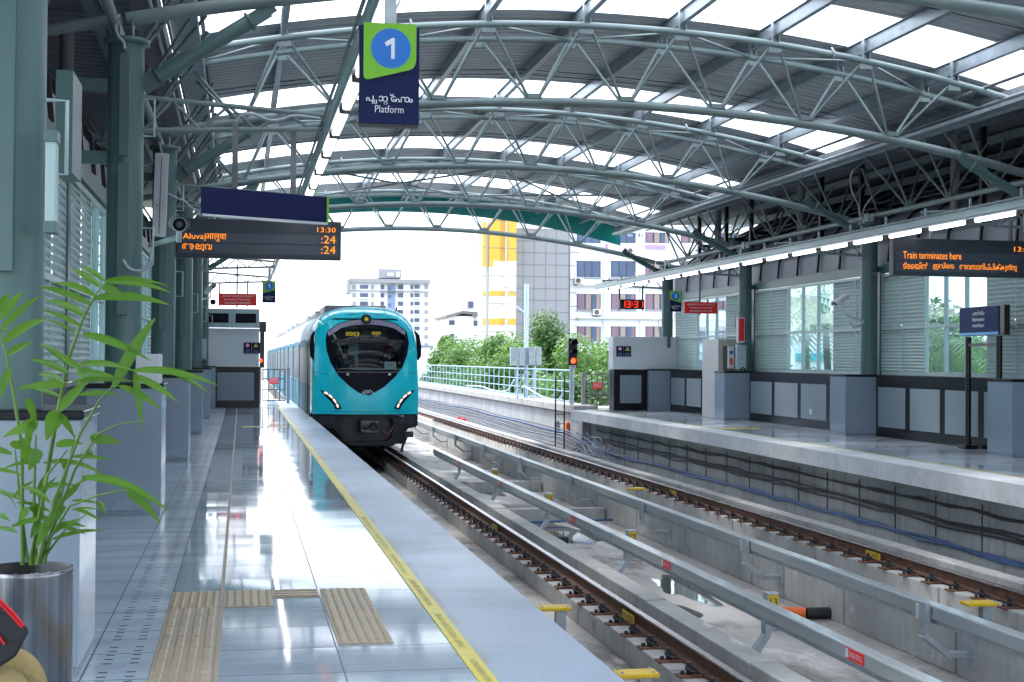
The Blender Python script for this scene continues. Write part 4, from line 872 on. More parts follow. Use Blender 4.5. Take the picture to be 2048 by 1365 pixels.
# ------------------------------------------------------------------ end walls
def notice(x, y, z, label, s=1.0):
    t = thing('safety_notice', label, 'notice', (x, y, z), 'pairs of navy safety notices')
    for i in (0, 1):
        xa = x+i*.245*s; b = MB(); b.box((xa, y-.012, z), (xa+.235*s, y, z+.33*s)); b.build('plate', 'navy', t)
        cx, cz = xa+.118*s, z+.245*s; b = MB()
        if i == 0:
            b.lathe((cx, y-.0125, cz), [(.001, 0), (.06*s, 0)], 24, 'y'); b.build('symbol_disc', 'white_letters', t)
            b = MB(); b.lathe((cx, y-.0135, cz), [(.045*s, 0), (.06*s, 0)], 24, 'y'); b.bar((cx-.04*s, y-.0138, cz+.04*s), (cx+.04*s, y-.0138, cz-.04*s), .001, .014*s); b.build('ban_ring', 'sign_red', t)
        else:
            b.prism([(cx-.075*s, y-.0135, cz-.055*s), (cx+.075*s, y-.0135, cz-.055*s), (cx, y-.0135, cz+.07*s)], (0, .001, 0)); b.build('warning_triangle', 'sign_yellow', t)
            b = MB(); b.box((cx-.008*s, y-.0155, cz-.015*s), (cx+.008*s, y-.0140, cz+.03*s)); b.box((cx-.008*s, y-.0155, cz-.04*s), (cx+.008*s, y-.0140, cz-.025*s)); b.build('exclamation_mark', 'black_paint', t)
        b = MB()
        for k in range(3): b.box((cx-.07*s, y-.0135, z+(.10-k*.035)*s), (cx+.07*s, y-.0122, z+(.112-k*.035)*s))
        b.build('small_print', 'bldg_blue', t)
    return t
t = thing('end_wall', 'white end wall over a black-framed grey granite panel, closing the near platform', 'wall', (-.3, 43.4, 0))
b = MB(); b.box((-1.7, 43.35, 1.235), (.53, 43.9, 2.38)); b.build('white_upper', 'white_wall', t, .006)
b = MB(); b.box((-.86, 43.33, 0), (.56, 43.92, 1.23)); b.build('black_frame', 'granite_black', t)
b = MB(); b.box((-.69, 43.322, .22), (.39, 43.3295, 1.06)); b.build('stone_panel', 'granite_grey', t)
b = MB(); b.box((-1.7, 43.36, 0), (-.865, 43.9, 1.23)); b.build('side_lining', 'panel_blue', t)
notice(.07, 43.345, 1.63, 'pair of navy safety notices on the white end wall of the near platform')
t = thing('monitor_cabinet', 'blue-grey cabinet with two dark video monitors on top of the end wall', 'monitor cabinet', (-.3, 43.4, 2.4)); mx0, mx1, mz0, mz1 = px_rect(409, 617, 519, 656, 43.2)
mz0 = 2.40
b = MB(); b.box((mx0, 43.25, mz0), (mx1, 43.8, mz1)); b.build('case', 'frame_paint', t, .01)
for i in (0, 1):
    xa = mx0+.10+i*(mx1-mx0)/2; W = (mx1-mx0)/2-.20
    b = MB(); b.box((xa, 43.236, mz0+.14), (xa+W, 43.2495, mz1-.14)); b.build('screen', 'train_mask', t)
b = MB(); b.box(((mx0+mx1)/2-.006, 43.242, mz0+.01), ((mx0+mx1)/2+.006, 43.2495, mz1-.01)); b.build('door_gap', 'bldg_grey', t)
t = thing('end_wall', 'white end wall over a black-framed grey granite panel, closing the far platform', 'wall', (11.6, 41.5, 0))
xa = at_y(1226, 760, 41.4).x; xb_ = at_y(1312, 760, 41.4).x
b = MB(); b.box((xa, 41.42, 1.235), (13.1, 41.95, 2.22)); b.build('white_upper', 'white_wall', t, .006)
b = MB(); b.box((xa+.03, 41.40, 0), (12.04, 41.95, 1.23)); b.build('black_frame', 'granite_black', t)
b = MB(); b.box((xa+.22, 41.392, .22), (11.86, 41.3995, 1.06)); b.build('stone_panel', 'granite_grey', t)
notice(xa+.10, 41.41, 1.62, 'pair of navy safety notices on the white end wall of the far platform', .95)
# white door frame on the far platform
t = thing('door_frame', 'plain white portal standing out of the far platform wall', 'door frame', (12.6, 36, 0)); b = MB()
b.box((12.28, 35.6, 0), (12.42, 36.9, 2.08)); b.box((12.42, 35.6, 1.90), (13.1, 36.9, 2.08)); b.build('portal', 'cream', t, .006)
b = MB(); b.box((12.421, 35.9, 0), (13.1, 36.5, 1.899)); b.build('door_leaf', 'beige', t)
# emergency cabinets
def hose_box(x, y, z, s, label, red):
    t = thing('emergency_box', label, 'cabinet', (x, y, z)); b = MB(); b.box((x-.13, y-.14, z), (x+.13, y, z+.62)); b.build('box', 'frame_paint', t, .02)
    b = MB(); b.lathe((x+.02*s, y-.16, z-.02), [(.05, -.012), (.075, -.012), (.075, .012), (.05, .012)], 18, 'y'); b.build('hose_ring', 'black_paint', t)
    b = MB(); b.box((x-.33, y-.06, z+.02), (x-.18, y, z+.58)); b.build('call_plate', 'white_wall', t, .005)
    b = MB(); b.box((x-.30, y-.075, z+.38), (x-.21, y-.061, z+.47)); b.build('blue_button', 'sign_blue', t)
    b = MB(); b.box((x-.29, y-.075, z+.12), (x-.22, y-.061, z+.28)); b.build('red_lever', 'sign_red', t)
    if red:
        b = MB(); b.box((x-.10, y-.12, z+.68), (x+.09, y, z+1.32)); b.build('tall_case', 'white_wall', t, .01); b = MB(); b.box((x-.07, y-.127, z+.72), (x+.07, y-.1205, z+1.29)); b.build('red_door', 'sign_red', t)
    return t
hose_box(12.52, YR[5]-.19, 1.30, 1, 'green-grey emergency box with a hose ring below a red cabinet on a far column', True)
q = at_y(404, 700, 42.8); hose_box(q.x, 42.8, 1.42, 1, 'chromed emergency box with call plate on the last left column', False)
# socket
q = at_x(1622, 823, 12.715); b = MB(); b.box((12.70, q.y-.06, q.z-.07), (12.7135, q.y+.06, q.z+.05)); tag(b.build('wall_socket', 'white_letters'), 'small white socket low on the far granite dado', 'socket')
# loudspeaker on third left column
a, c = at_y(324, 308, YL[3]-.3), at_y(318, 475, YL[3]-.3)
t = thing('loudspeaker', 'long pale grey loudspeaker tilted on the third left column', 'loudspeaker', c); d_ = (a-c)
b = MB(); b.bar(c, a, .19, .14, V((0, -1, 0))); b.build('case', 'alu', t, .008); b = MB(); b.bar(c+V((-.0, -.075, 0))+d_*.04, a+V((0, -.075, 0))-d_*.04, .012, .004, V((0, -1, 0))); b.build('seam', 'coupler', t)
def box_on_col(u0, v0, u1, v1, y, label, m='frame_paint'):
    X0, X1_, Z0, Z1_ = px_rect(u0, v0, u1, v1, y); b = MB(); b.box((X0, y, Z0), (X1_, y+.14, Z1_)); return tag(b.build('junction_box', m, None, .008), label, 'junction box')
t = thing('bracket_panel', 'flat teal cable box hung by grey clips on the nearest left column', 'cable box', (-.85, 7, 2.6)); X0, X1_, Z0, Z1_ = px_rect(94, 262, 113, 468, 7.05)
b = MB(); b.box((X0, 7.0, Z0+.04), (X1_, 7.1, Z1_-.05)); b.build('panel', 'frame_paint', t, .006)
for z in (Z0, Z1_-.06):
    b = MB(); b.box((X0-.005, 6.99, z), (X1_+.006, 7.11, z+.055)); b.build('clip', 'steel_paint', t, .004)
X0, X1_, Z0, Z1_ = px_rect(112, 140, 144, 345, 9.0); b = MB(); b.box((X0, 9.0, Z0), (X1_, 9.5, Z1_)); tag(b.build('teal_panel', 'steel_paint'), 'tall flat teal panel fixed above the near louvred wall', 'panel')
# cameras
def cctv(p, d, wall, label, s=1.0):
    p, d = V(p), V(d).normalized(); t = thing('security_camera', label, 'security camera', p, 'security cameras'); x, u = basis(d)
    b = MB(); b.tube([p-d*.17*s, p+d*.17*s], .060*s, 16); b.build('housing', 'white_wall', t)
    b = MB(); vs = []
    for a in range(9):
        an = math.radians(-20+a*27.5); k = x*math.cos(an)*.075*s+u*math.sin(an)*.075*s; vs.append([p-d*.16*s+k, p+d*.25*s+k])
    b.sheet(vs); b.build('sun_hood', 'white_wall', t)
    b = MB(); b.tube([p+d*.171*s, p+d*.176*s], .050*s, 16); b.build('lens_face', 'train_mask', t)
    b = MB(); b.tube([p+d*.176*s, p+d*.180*s], .024*s, 12); b.build('lens', 'coupler', t)
    wall = V(wall); m = V((p.x, p.y, wall.z)); b = MB(); b.tube([p-u*.06*s, p-u*.14*s, (p-u*.2*s+m)/2, wall], .022*s, 10); b.build('arm', 'white_wall', t); return t
cp = at_y(358, 449, 17.5); cctv(cp, EYE+V((.35, 0, -.25))-cp, at_y(300, 492, 21.1), 'white bullet camera facing us under the departure display', 1.55)
cp = at_y(1683, 600, YR[4]-.35); cctv(cp, (-.75, -.35, -.42), V((XR-.17, YR[4]-.1, cp.z-.42)), 'white bullet camera on the far platform column, pointing down the track', 1.0)
cp = at_y(419, 580, 40.5); cctv(cp, (.5, -.6, .45), at_y(402, 600, 41), 'small white camera tilted up by the left red sign', 1.0)
t = MB(); q = at_y(426, 604, 41.5); t.lathe(q, [(.001, -.09), (.06, -.07), (.085, 0), (.06, .06), (.001, .07)], 16); tag(t.build('dome_camera', 'train_mask'), 'small dark dome camera left of the monitor cabinet', 'security camera')
# ------------------------------------------------------------------ gates, railing, signals
def gate(x0, x1, y, z0, z1, label, plate=True, m='coupler'):
    t = thing('platform_gate', label, 'gate', (x0, y, z0), 'platform end gates')
    for x in (x0, x1):
        b = MB(); b.box((x-.05, y-.05, z0), (x+.05, y+.05, z1+.06)); b.build('gate_post', 'bldg_grey', t)
    b = MB(); a, c = x0+.10, x1-.10
    for z in (z0+.08, z0+(z1-z0)*.40, z0+(z1-z0)*.72, z1): b = MB(); b.bar((a, y, z), (c, y, z), .035, .035); b.build('cross_rail', m, t)
    n = 5
    for i in range(n):
        x = a+(c-a)*i/(n-1); b = MB(); b.box((x-.016, y-.022, z0+.06), (x+.016, y+.022, z1+.02)); b.build('upright', m, t)
    if plate:
        cx, cz = x0+(x1-x0)*.5, z0+(z1-z0)*.66; b = MB(); b.box((cx-.15, y-.035, cz-.10), (cx+.15, y-.026, cz+.11)); b.build('red_notice', 'sign_red', t)
        b = MB(); [b.box((cx-.13, y-.0385, cz+.075-k*.04), (cx+.13, y-.0355, cz+.085-k*.04)) for k in range(4)]; b.build('notice_print', 'white_letters', t)
gate(.62, 1.55, 48.0, 0, 1.12, 'grey barred gate with red notice at the end of the near platform')
xa = at_y(1166, 780, 43.6).x; xb_ = at_y(1222, 780, 43.6).x; gate(xa, xb_, 43.6, 0, 1.06, 'grey barred gate with red notice beside the far end wall')
t = thing('dark_post', 'tall black signal post at the end of the near platform wall', 'post', (.62, 44.5, 0)); x = at_y(521, 690, 44.6).x
b = MB(); b.box((x-.02, 44.6, 1.2), (x+.12, 44.72, 2.45)); b.build('post', 'black_paint', t)
b = MB(); b.box((x-.04, 44.5, 2.30), (x+.17, 44.72, 2.62)); b.build('head', 'black_paint', t)
b = MB(); b.lathe((x+.01, 44.59, 1.42), [(.001, 0), (.06, 0)], 16, 'y'); b.build('red_lamp', 'lamp_red', t)
# parapet ledge and railing beyond the far platform
LX = 9.98
b = MB(); b.box((LX, 42.2, -.12), (LX+.75, 190, .11)); struct(b.build('parapet_ledge', 'concrete_light', None, .02))
b = MB(); b.box((LX+.12, 41.65, ZD), (LX+.6, 190, -.121)); struct(b.build('parapet_wall', 'concrete_wall'))
t = thing('railing', 'pale blue steel railing along the viaduct edge', 'railing', (LX+.25, 44, .11)); X = LX+.28
b = MB(); b.tube([(X, 44.0, 1.17), (X, 150, 1.17)], .028, 8); b.build('top_rail', 'railing_blue', t)
for z in (.82, .50, .20):
    b = MB(); b.tube([(X, 44.0, z), (X, 150, z)], .018, 8); b.build('rail', 'railing_blue', t)
y = 44.0; i = 0
while y < 150 and i < 96:
    b = MB(); b.box((X-.012, y-.03, .11), (X+.012, y+.03, 1.16)); b.build('railing_post', 'railing_blue', t); y += 1.15; i += 1
conduit([(LX+.1, 44.2, .45), (LX+.1, 45.0, .2), (LX+.1, 46.6, .22), (LX+.1, 48, .30), (LX+.1, 50.5, .55)], 'pale cable looping along the foot of the railing near the signal', .03, 'mast_white')
conduit([(LX+.1, 52.5, .75), (LX+.1, 54, .30), (LX+.1, 57, .25), (LX+.1, 60, .35), (LX+.1, 64, .3)], 'pale cable looping along the foot of the railing beyond the mast', .03, 'mast_white')
# signal
sy = 43.2; sx = at_y(1146, 705, sy).x; za = at_y(1146, 731, sy).z; zb2 = at_y(1146, 677, sy).z
t = thing('railway_signal', 'three-lamp railway signal showing red on a pale post', 'signal', (sx, sy, .0)); r = .125
b = MB(); b.box((sx-.14, sy, za), (sx+.14, sy+.20, zb2)); b.build('head', 'black_paint', t, .01)
for i in range(3):
    z = zb2-(i+.5)*(zb2-za)/3; b = MB(); b.lathe((sx+.005, sy-.004, z), [(.001, 0), (.088, 0)], 20, 'y'); b.build('lamp', 'lamp_red' if i == 2 else 'train_mask', t)
    b = MB(); rows_ = []
    for k in range(13):
        an = math.radians(-20+k*220/12); rows_.append([V((sx+.005+.105*math.cos(an), sy, z+.105*math.sin(an))), V((sx+.005+.112*math.cos(an), sy-.20, z+.112*math.sin(an)-.01))])
    b.sheet(rows_); b.build('hood', 'black_paint', t)
b = MB(); b.tube([(sx, sy+.1, .0), (sx, sy+.1, za)], .065, 14); b.build('post', 'mast_white', t)
b = MB(); b.box((sx-.09, sy-.01, za-.10), (sx+.09, sy+.03, za)); b.build('number_plate', 'white_letters', t); text('plate_text', 'P05', (sx, sy-.013, za-.05), 'black_paint', t, h=.06)
t = thing('signal_ladder', 'slim dark ladder frame rising beside the far platform end', 'ladder', (sx, 41.0, ZD)); lx = V((9.33, 41.9, 0))
for dx in (0, .27):
    b = MB(); b.tube([(lx.x+dx, lx.y, ZD), (lx.x+dx, lx.y, 1.05 if dx else 1.0)], .022, 8); b.build('stile', 'black_paint', t)
for i in range(3):
    b = MB(); b.tube([(lx.x, lx.y, -.7+i*.28), (lx.x+.27, lx.y, -.7+i*.28)], .012, 6); b.build('rung', 'black_paint', t)
# mast with cabinets
my = 51.5; mx_ = LX+.36; t = thing('antenna_mast', 'pale blue mast with grey cabinets and a small antenna behind the railing ledge', 'mast', (mx_, my, .11))
zt = at_y(1028, 568, my).z
b = MB(); b.tube([(mx_, my, .11), (mx_, my, zt)], .085, 16); b.build('mast', 'mast_white', t)
b = MB(); b.tube([(mx_-.03, my-.1, .11), (mx_-.03, my-.1, 2.6), (mx_-.05, my-.1, 3.2), (mx_-.45, my-.1, 3.5), (mx_-.62, my-.1, 3.35)], .035, 8); b.build('cable', 'mast_white', t)
b = MB(); b.bar((mx_, my, zt-.35), (mx_-.65, my, zt-.30), .03, .03); b.bar((mx_-.62, my, zt-.45), (mx_-.62, my, zt-.05), .025, .025); b.bar((mx_-.9, my, zt-.12), (mx_-.35, my, zt-.2), .02, .02); b.build('antenna', 'galv', t)
for i, (dx, w_, dz) in enumerate(((-.50, .26, 0), (-.20, .22, 0), (.16, .24, .02), (.42, .2, .02))):
    b = MB(); b.box((mx_+dx-w_/2, my-.30, 1.28+dz), (mx_+dx+w_/2, my-.09, 1.95+dz)); b.build('cabinet', 'galv', t, .01)
for dx in (-.36, .30):
    b = MB(); b.box((mx_+dx-.03, my-.25, .11), (mx_+dx+.03, my-.15, 1.28)); b.build('leg', 'mast_white', t)
b = MB(); [b.bar((mx_-.36, my-.2, z), (mx_+.30, my-.2, z), .03, .04) for z in (.55, .95)]; b.build('cross_bar', 'mast_white', t)
for i, pts in enumerate([[(mx_-.25, my-.22, 1.3), (mx_-.22, my-.25, .7), (mx_-.3, my-.3, .3), (mx_-.5, my-1.2, .15)], [(mx_+.2, my-.22, 1.3), (mx_+.15, my-.25, .6), (mx_+.1, my-.4, .2), (mx_+.0, my-1.0, .14)], [(mx_-.1, my-.22, 1.3), (mx_-.08, my-.24, .8), (mx_-.12, my-.3, .14)]]):
    conduit(pts, 'cable hanging out of the mast cabinets', .02, 'cable_grey')
# ------------------------------------------------------------------ cables
def wall_cable(z, m, r, ya, yb, label, n=1, seed=0, xoff=.0, wob=.03):
    rr = random.Random(seed)
    for k in range(n):
        P = []; y = ya; o = rr.uniform(-.02, .02)
        while y < yb: P.append((xe(y)+.62-.03-xoff-rr.uniform(0, .015), y, z+o-k*.028+rr.uniform(-wob, wob))); y += .8
        t = MB(); t.tube(P, r, 6); tag(t.build('wall_cable', m), label, 'cable', 'cables along the far platform wall')
wall_cable(-.55, 'cable_black', .018, 12, 41, 'dark cable strung along the upper part of the far platform wall', 2, 1)
wall_cable(-.80, 'cable_black', .018, 12, 41, 'dark cable strung half way up the far platform wall', 3, 2)
wall_cable(-1.12, 'cable_blue', .022, 12, 40, 'blue cable running low along the far platform wall', 3, 3)
y = 12.6; i = 0
while y < 40:
    t = MB(); x = xe(y)+.62; t.box((x-.02, y-.005, -1.2), (x-.001, y+.005, -.46)); tag(t.build('cable_hanger', 'coupler'), 'slim vertical cable hanger on the far platform wall', 'cable hanger', 'cable hangers on the far platform wall'); y += 1.4
rr = random.Random(5)
for k in range(20):     # bundle of grey cables on the viaduct side wall beyond the platform
    P = []; y = 37.0+rr.uniform(0, 1.2); lvl = k % 7; off = rr.uniform(0, .05)
    while y < 105:
        f = min(1, max(0, (y-38)/5)); z = -1.34+(.08+lvl*.095)*f+.02*math.sin(y*.55+lvl)+.03*math.sin(y*.23); x = LX+.08-(.60-lvl*.085)*(.35+.65*f)*(1-lvl/8)-off; P.append((x, y, z+.02*(k//5))); y += .7
    t = MB(); t.tube(P, .016, 6); tag(t.build('side_cable', 'cable_blue' if lvl == 5 else 'cable_grey'), ('blue' if lvl == 5 else 'grey')+' cable sweeping along the viaduct side wall beside the far rail', 'cable', 'cables along the viaduct side wall' if lvl != 5 else 'blue cables along the viaduct side wall')
for k in range(14):     # tangle where the bundle ducks under the platform
    c0 = V((9.6, 38.5, -1.1)); P = [V((9.4+rr.uniform(-.3, .3), 39.6+rr.uniform(-.6, .6), -.85+rr.uniform(-.3, .3)))]
    for j in range(5): P.append(P[-1]+V((rr.uniform(-.1, .16), -.45+rr.uniform(-.25, .2), rr.uniform(-.28, .12))))
    for q in P: q.z = max(q.z, -1.36)
    conduit(P, 'loose cable in the tangle under the end of the far platform', .016, 'cable_blue' if k % 4 == 0 else 'cable_grey' if k % 2 else 'cable_black')
for i, (y, m) in enumerate(((43.5, 'orange_pipe'), (45.0, 'galv'))):
    b = MB(); b.box((LX+.02, y-.2, -.95), (LX+.11, y+.2, -.45)); tag(b.build('wall_box', m, None, .01), ('orange' if i == 0 else 'grey')+' box on the viaduct side wall above the cables', 'box')
for y in (60, 61.2):
    b = MB(); b.prism([(9.2, y, -1.3), (9.5, y, -1.3), (9.45, y, -1.02), (9.25, y, -1.02)], (0, .35, 0)); tag(b.build('track_device', 'sign_red'), 'small red device on the track side beside the train', 'track device', 'red track devices')
# ------------------------------------------------------------------ train
YF = 36.2; CX = 3.13; HW = 1.36
def fxz(u, v): p = at_y(u, v, YF); return p.x, p.z
CXf = (fxz(625, 740)[0]+fxz(839, 740)[0])/2
def fy(x, z): return YF+.20*((x-CXf)/1.3)**2*abs((x-CXf)/1.3)**.5+.16*max(0, z-1.0)**1.6*.55+.03*max(0, .5-z)**2
def span(poly, z):
    xs_ = []
    for (x0, z0), (x1, z1) in zip(poly, poly[1:]+poly[:1]):
        if (z0 <= z < z1) or (z1 <= z < z0): xs_.append(x0+(x1-x0)*(z-z0)/(z1-z0))
    return (min(xs_), max(xs_)) if len(xs_) >= 2 else None
def P2(pts): return [fxz(u, v) for u, v in pts]
outer = P2([(735, 627), (764, 628.8), (794, 638), (818, 653), (831, 670), (836, 700), (838, 754), (839, 800), (838, 829), (628, 829), (627.5, 800), (628.5, 754), (630, 704), (633, 668), (649, 647), (674, 634), (699, 628)])
mask = P2([(734, 637.5), (761, 639), (794, 647), (815, 662), (820, 685), (816, 709.5), (806, 734), (791, 754), (769, 774), (739, 791), (719, 787), (699, 773), (677, 752), (662, 727), (654, 702), (652, 680), (655, 662), (682, 645), (712, 638.5)])
wind = P2([(731.6, 652.5), (765, 654), (793, 660), (810, 668), (811, 690), (806, 717), (800, 742), (674, 742), (668, 717), (662, 690), (660, 668), (672, 660), (700, 654)])
sheen_lo = P2([(731.6, 650)])
def patch(poly, name, m, parent, off=-.004, nz=40, nx=14, hole=None, thick=0):
    zs = [q[1] for q in poly]; z0, z1 = min(zs)+1e-4, max(zs)-1e-4; b = MB(); rowsA, rowsB, rowsC = [], [], []
    def flush(r):
        if len(r) > 1: b.sheet(r)
    for i in range(nz+1):
        z = z0+(z1-z0)*i/nz; s = span(poly, z)
        if not s: continue
        h = span(hole, z) if hole else None
        mk = lambda a, c: [V((a+(c-a)*j/nx, fy(a+(c-a)*j/nx, z)+off, z)) for j in range(nx+1)]
        if h:
            if rowsC: rowsC.append(mk(*s)); flush(rowsC); rowsC = []
            rowsA.append(mk(s[0], h[0])); rowsB.append(mk(h[1], s[1]))
        else:
            if rowsA: flush(rowsA); flush(rowsB); rowsC.append(rowsA[-1][:0] or mk(*s)); rowsA, rowsB = [], []
            else: rowsC.append(mk(*s))
    flush(rowsA); flush(rowsB); flush(rowsC); return b.build(name, m, parent)
car = thing('metro_car', 'leading turquoise metro car with its black-masked cab front facing us', 'train car', (CX, YF, -1.0), 'cars of the metro train')
patch(outer, 'cab_front', 'train_teal', car, 0, 60, 12, mask)
patch(mask, 'black_mask', 'train_mask', car, -.006, 60, 10, wind)
g = patch(wind, 'windscreen', 'windscreen', car, .012, 30, 10)
# band over the windscreen: sky reflected in the black mask, painted as lighter purple-grey
vis = P2([(655, 664), (682, 646.5), (712, 640), (734, 639), (761, 640.5), (792, 648), (813, 663)]); vlo = P2([(659, 672), (684, 656), (712, 650), (734, 649), (761, 650.5), (790, 657), (811, 671)])
b = MB(); b.sheet([[V((x, fy(x, z)-.012, z)) for x, z in vis], [V((x, fy(x, z)-.016, z)) for x, z in vlo]]); b.build('sky_sheen_band', 'sky_sheen', car)
# nose shell joining the front outline to the car body section
def body_sec(w, zb, zr, zs, n=10):
    P = [(-w, zb), (-w, 0.3), (-w, 1.0), (-w, zs-.3)]
    for i in range(n+1):
        a = math.pi-math.pi*i/n; P.append((w*math.copysign(abs(math.cos(a))**.75, math.cos(a)), zs+(zr-zs)*math.sin(a)**.8))
    return P+[(w, zs-.3), (w, 1.0), (w, .3), (w, zb)]
top_z = max(q[1] for q in outer); bot_z = min(q[1] for q in outer)
def resample(poly, n):
    L = [0]
    for a, c in zip(poly, poly[1:]): L.append(L[-1]+math.hypot(c[0]-a[0], c[1]-a[1]))
    out = []
    for i in range(n):
        s = L[-1]*i/(n-1); k = 0
        while k < len(L)-2 and L[k+1] < s: k += 1
        f = (s-L[k])/max(1e-9, L[k+1]-L[k]); out.append((poly[k][0]+(poly[k+1][0]-poly[k][0])*f, poly[k][1]+(poly[k+1][1]-poly[k][1])*f))
    return out
o_open = outer[9:]+outer[:9]            # left bottom .. top .. right bottom
fr_ = resample(o_open, 48)
bs = resample([(CX+x, z) for x, z in body_sec(HW, bot_z, 2.86, 2.0)], 48)
b = MB(); b.sheet([[V((x, fy(x, z), z)) for x, z in fr_], [V((x*.5+x2*.5, YF+.42, z*.5+z2*.5)) for (x, z), (x2, z2) in zip(fr_, bs)], [V((x, YF+.95, z)) for x, z in bs]]); b.build('nose_shell', 'train_teal', car)
def body(y0, y1, parent, lead):
    bsx = resample([(CX+x, z) for x, z in body_sec(HW, -.10, 2.86, 2.0)], 48); b = MB(); n = 48
    rows_ = [[V((x, y, z)) for x, z in bsx] for y in (y0, y1)]; b.sheet(rows_); b.add(rows_[1], [tuple(range(48))]); b.add(rows_[0], [tuple(reversed(range(48)))]) if not lead else None; b.build('body_shell', 'train_white', parent)
    # decorated side bands, windows and doors on both sides
    for sg in (-1, 1):
        xs_ = CX+sg*HW; e = lambda k: tuple(sorted((xs_+sg*.001, xs_+sg*(.004+k))))
        L = y1-y0; ds = [y0+L*f for f in ((.09, .36, .62, .88) if lead else (.12, .37, .63, .88))]; prev = y0+.05
        for d in ds+[None]:
            end = (d-.75) if d else y1-.05
            if end-prev > .4:
                a, c = e(.004); b = MB(); b.box((a, prev, -.05), (c, end, .82)); b.box((a, prev, 1.82), (c, end, 2.02)); b.build('side_wrap', 'train_wrap', parent)
                b = MB(); b.box((a, prev+.05, .84), (e(.009)[1] if sg > 0 else c, end-.05, 1.80)) if sg > 0 else b.box((e(.009)[0], prev+.05, .84), (c, end-.05, 1.80)); b.build('side_window', 'train_glass', parent)
            if d:
                prev = d+.75
                for q in (-1, 1):
                    ya, yb = (d-.70, d-.01) if q < 0 else (d+.01, d+.70); a, c = e(.022); b = MB(); b.box((a, ya, -.04), (c, yb, 1.92)); dd = b.build('door', 'train_door', parent)
                    a2, c2 = (xs_-.030, xs_-.0235) if sg < 0 else (xs_+.0235, xs_+.030)
                    b = MB(); b.box((a2, ya+.14, .80), (c2, yb-.14, 1.75)); b.build('door_window', 'train_glass', dd)
                a, c = e(.012); b = MB(); b.box((a, d-.76, -.06), (c, d-.705, 1.98)); b.box((a, d+.705, -.06), (c, d+.76, 1.98)); b.box((a, d-.70, 1.93), (c, d+.70, 1.98)); b.build('door_frame', 'train_dark', parent)
    b = MB(); b.box((CX-HW+.12, y0+1.0, -.78), (CX+HW-.12, y1-.6, -.101)); b.build('underframe', 'train_dark', parent)
    for i, f in enumerate((.16, .84)):
        yc = y0+(y1-y0)*f; b = MB()
        for dy in (-1.0, 1.0):
            for dx in (-.72, .72): b.lathe((CX+dx, yc+dy, -.60), [(.001, -.06), (.42, -.06), (.42, .06), (.001, .06)], 24, 'x')
        b.box((CX-.95, yc-1.3, -.62), (CX+.95, yc+1.3, -.40)); b.build('bogie', 'train_dark', parent)
    for i, f in enumerate((.2, .45, .72)):
        yc = y0+(y1-y0)*f; b = MB(); b.box((CX-.85, yc-1.4, 2.70), (CX+.85, yc+1.4, 2.98)); b.build('roof_unit', 'roof_box', parent, .03)
    b = MB(); [b.bar((CX-1.05+.02*j, y0+1.5, 2.72), (CX-1.05+.02*j, y1-1, 2.72), .015, .05) for j in (0, 6)]; b.build('roof_conduit', 'roof_box', parent)
body(YF+.95, YF+21.0, car, True)
b = MB()
for j in range(6): b.bar((CX-1.0+j*.035, YF+1.4+j*.55, 2.62), (CX-.98+j*.035, YF+1.5+j*.55, 2.86), .02, .02)
b.build('roof_cable', 'roof_box', car)
q = fxz(843-28, 655); b = MB(); b.tube([(CX+.88, YF+1.2, 2.4), (CX+.88, YF+1.2, 2.86)], .02, 6); b.tube([(CX+.78, YF+1.2, 2.76), (CX+.98, YF+1.2, 2.76)], .015, 6); b.build('aerial', 'black_paint', car)
# headlights: swept LED strips
def mir(pts): return [(1472-u, v) for u, v in pts]
hl = [(640.7, 780.3), (651, 783.5), (663, 789.5), (674, 801), (681, 812), (684, 819.3), (671.5, 819.6), (668, 811), (661.5, 803), (650, 791.5)]
strip = [(648, 784.5), (657, 789), (666, 797), (673, 807), (677, 816.5)]
for pts, st in ((hl, strip), (mir(hl), mir(strip))):
    h = patch(P2(pts), 'headlight', 'train_mask', car, -.012, 24, 4)
    for (u0, v0), (u1, v1) in zip(st, st[1:]):
        a, c = fxz(u0+(u1-u0)*.10, v0+(v1-v0)*.10), fxz(u0+(u1-u0)*.90, v0+(v1-v0)*.90)
        b = MB(); b.bar(V((a[0], fy(*a)-.018, a[1])), V((c[0], fy(*c)-.018, c[1])), .05, .006, V((0, -1, 0))); b.build('led_cell', 'headlight', h)
# top lamp
x, z = fxz(733.6, 638.5); yq = fy(x, z)
b = MB(); b.lathe((x, yq-.06, z), [(.001, 0), (.10, 0), (.125, .02), (.13, .10)], 24, 'y'); tl = b.build('top_lamp', 'train_mask', car); b = MB(); b.lathe((x, yq-.064, z), [(.001, 0), (.045, 0)], 16, 'y'); b.build('lamp_lens', 'dest_led', tl)
b = MB(); b.lathe((x, yq-.066, z), [(.062, 0), (.085, 0)], 20, 'y'); b.build('lamp_ring', 'coupler', tl)
# destination strip, text, paper, wiper, black bar
def fbar(u0, v0, u1, v1, off, name, m, parent=None):
    a, c = fxz(u0, v0), fxz(u1, v1); b = MB(); n = 10
    b.sheet([[V((a[0]+(c[0]-a[0])*j/n, fy(a[0]+(c[0]-a[0])*j/n, zz)+off, zz)) for j in range(n+1)] for zz in (c[1], a[1])]); return b.build(name, m, parent or car)
fbar(663, 679.5, 809.5, 686.5, .008, 'sill_bar', 'train_dark'); fbar(665, 688, 807, 691, .03, 'sun_strip', 'coupler')
for u0, u1, s, off in ((692, 719, '0003', .06), (743.5, 762.5, 'आलुवा', .06)):
    a, c = fxz(u0, 668), fxz(u1, 668); text('destination_text', s, ((a[0]+c[0])/2, YF+off+.05, a[1]-.0), 'dest_led', car, h=.105, wid=c[0]-a[0], bold=.01)
fbar(690, 661, 776, 677, .13, 'destination_board', 'train_dark')
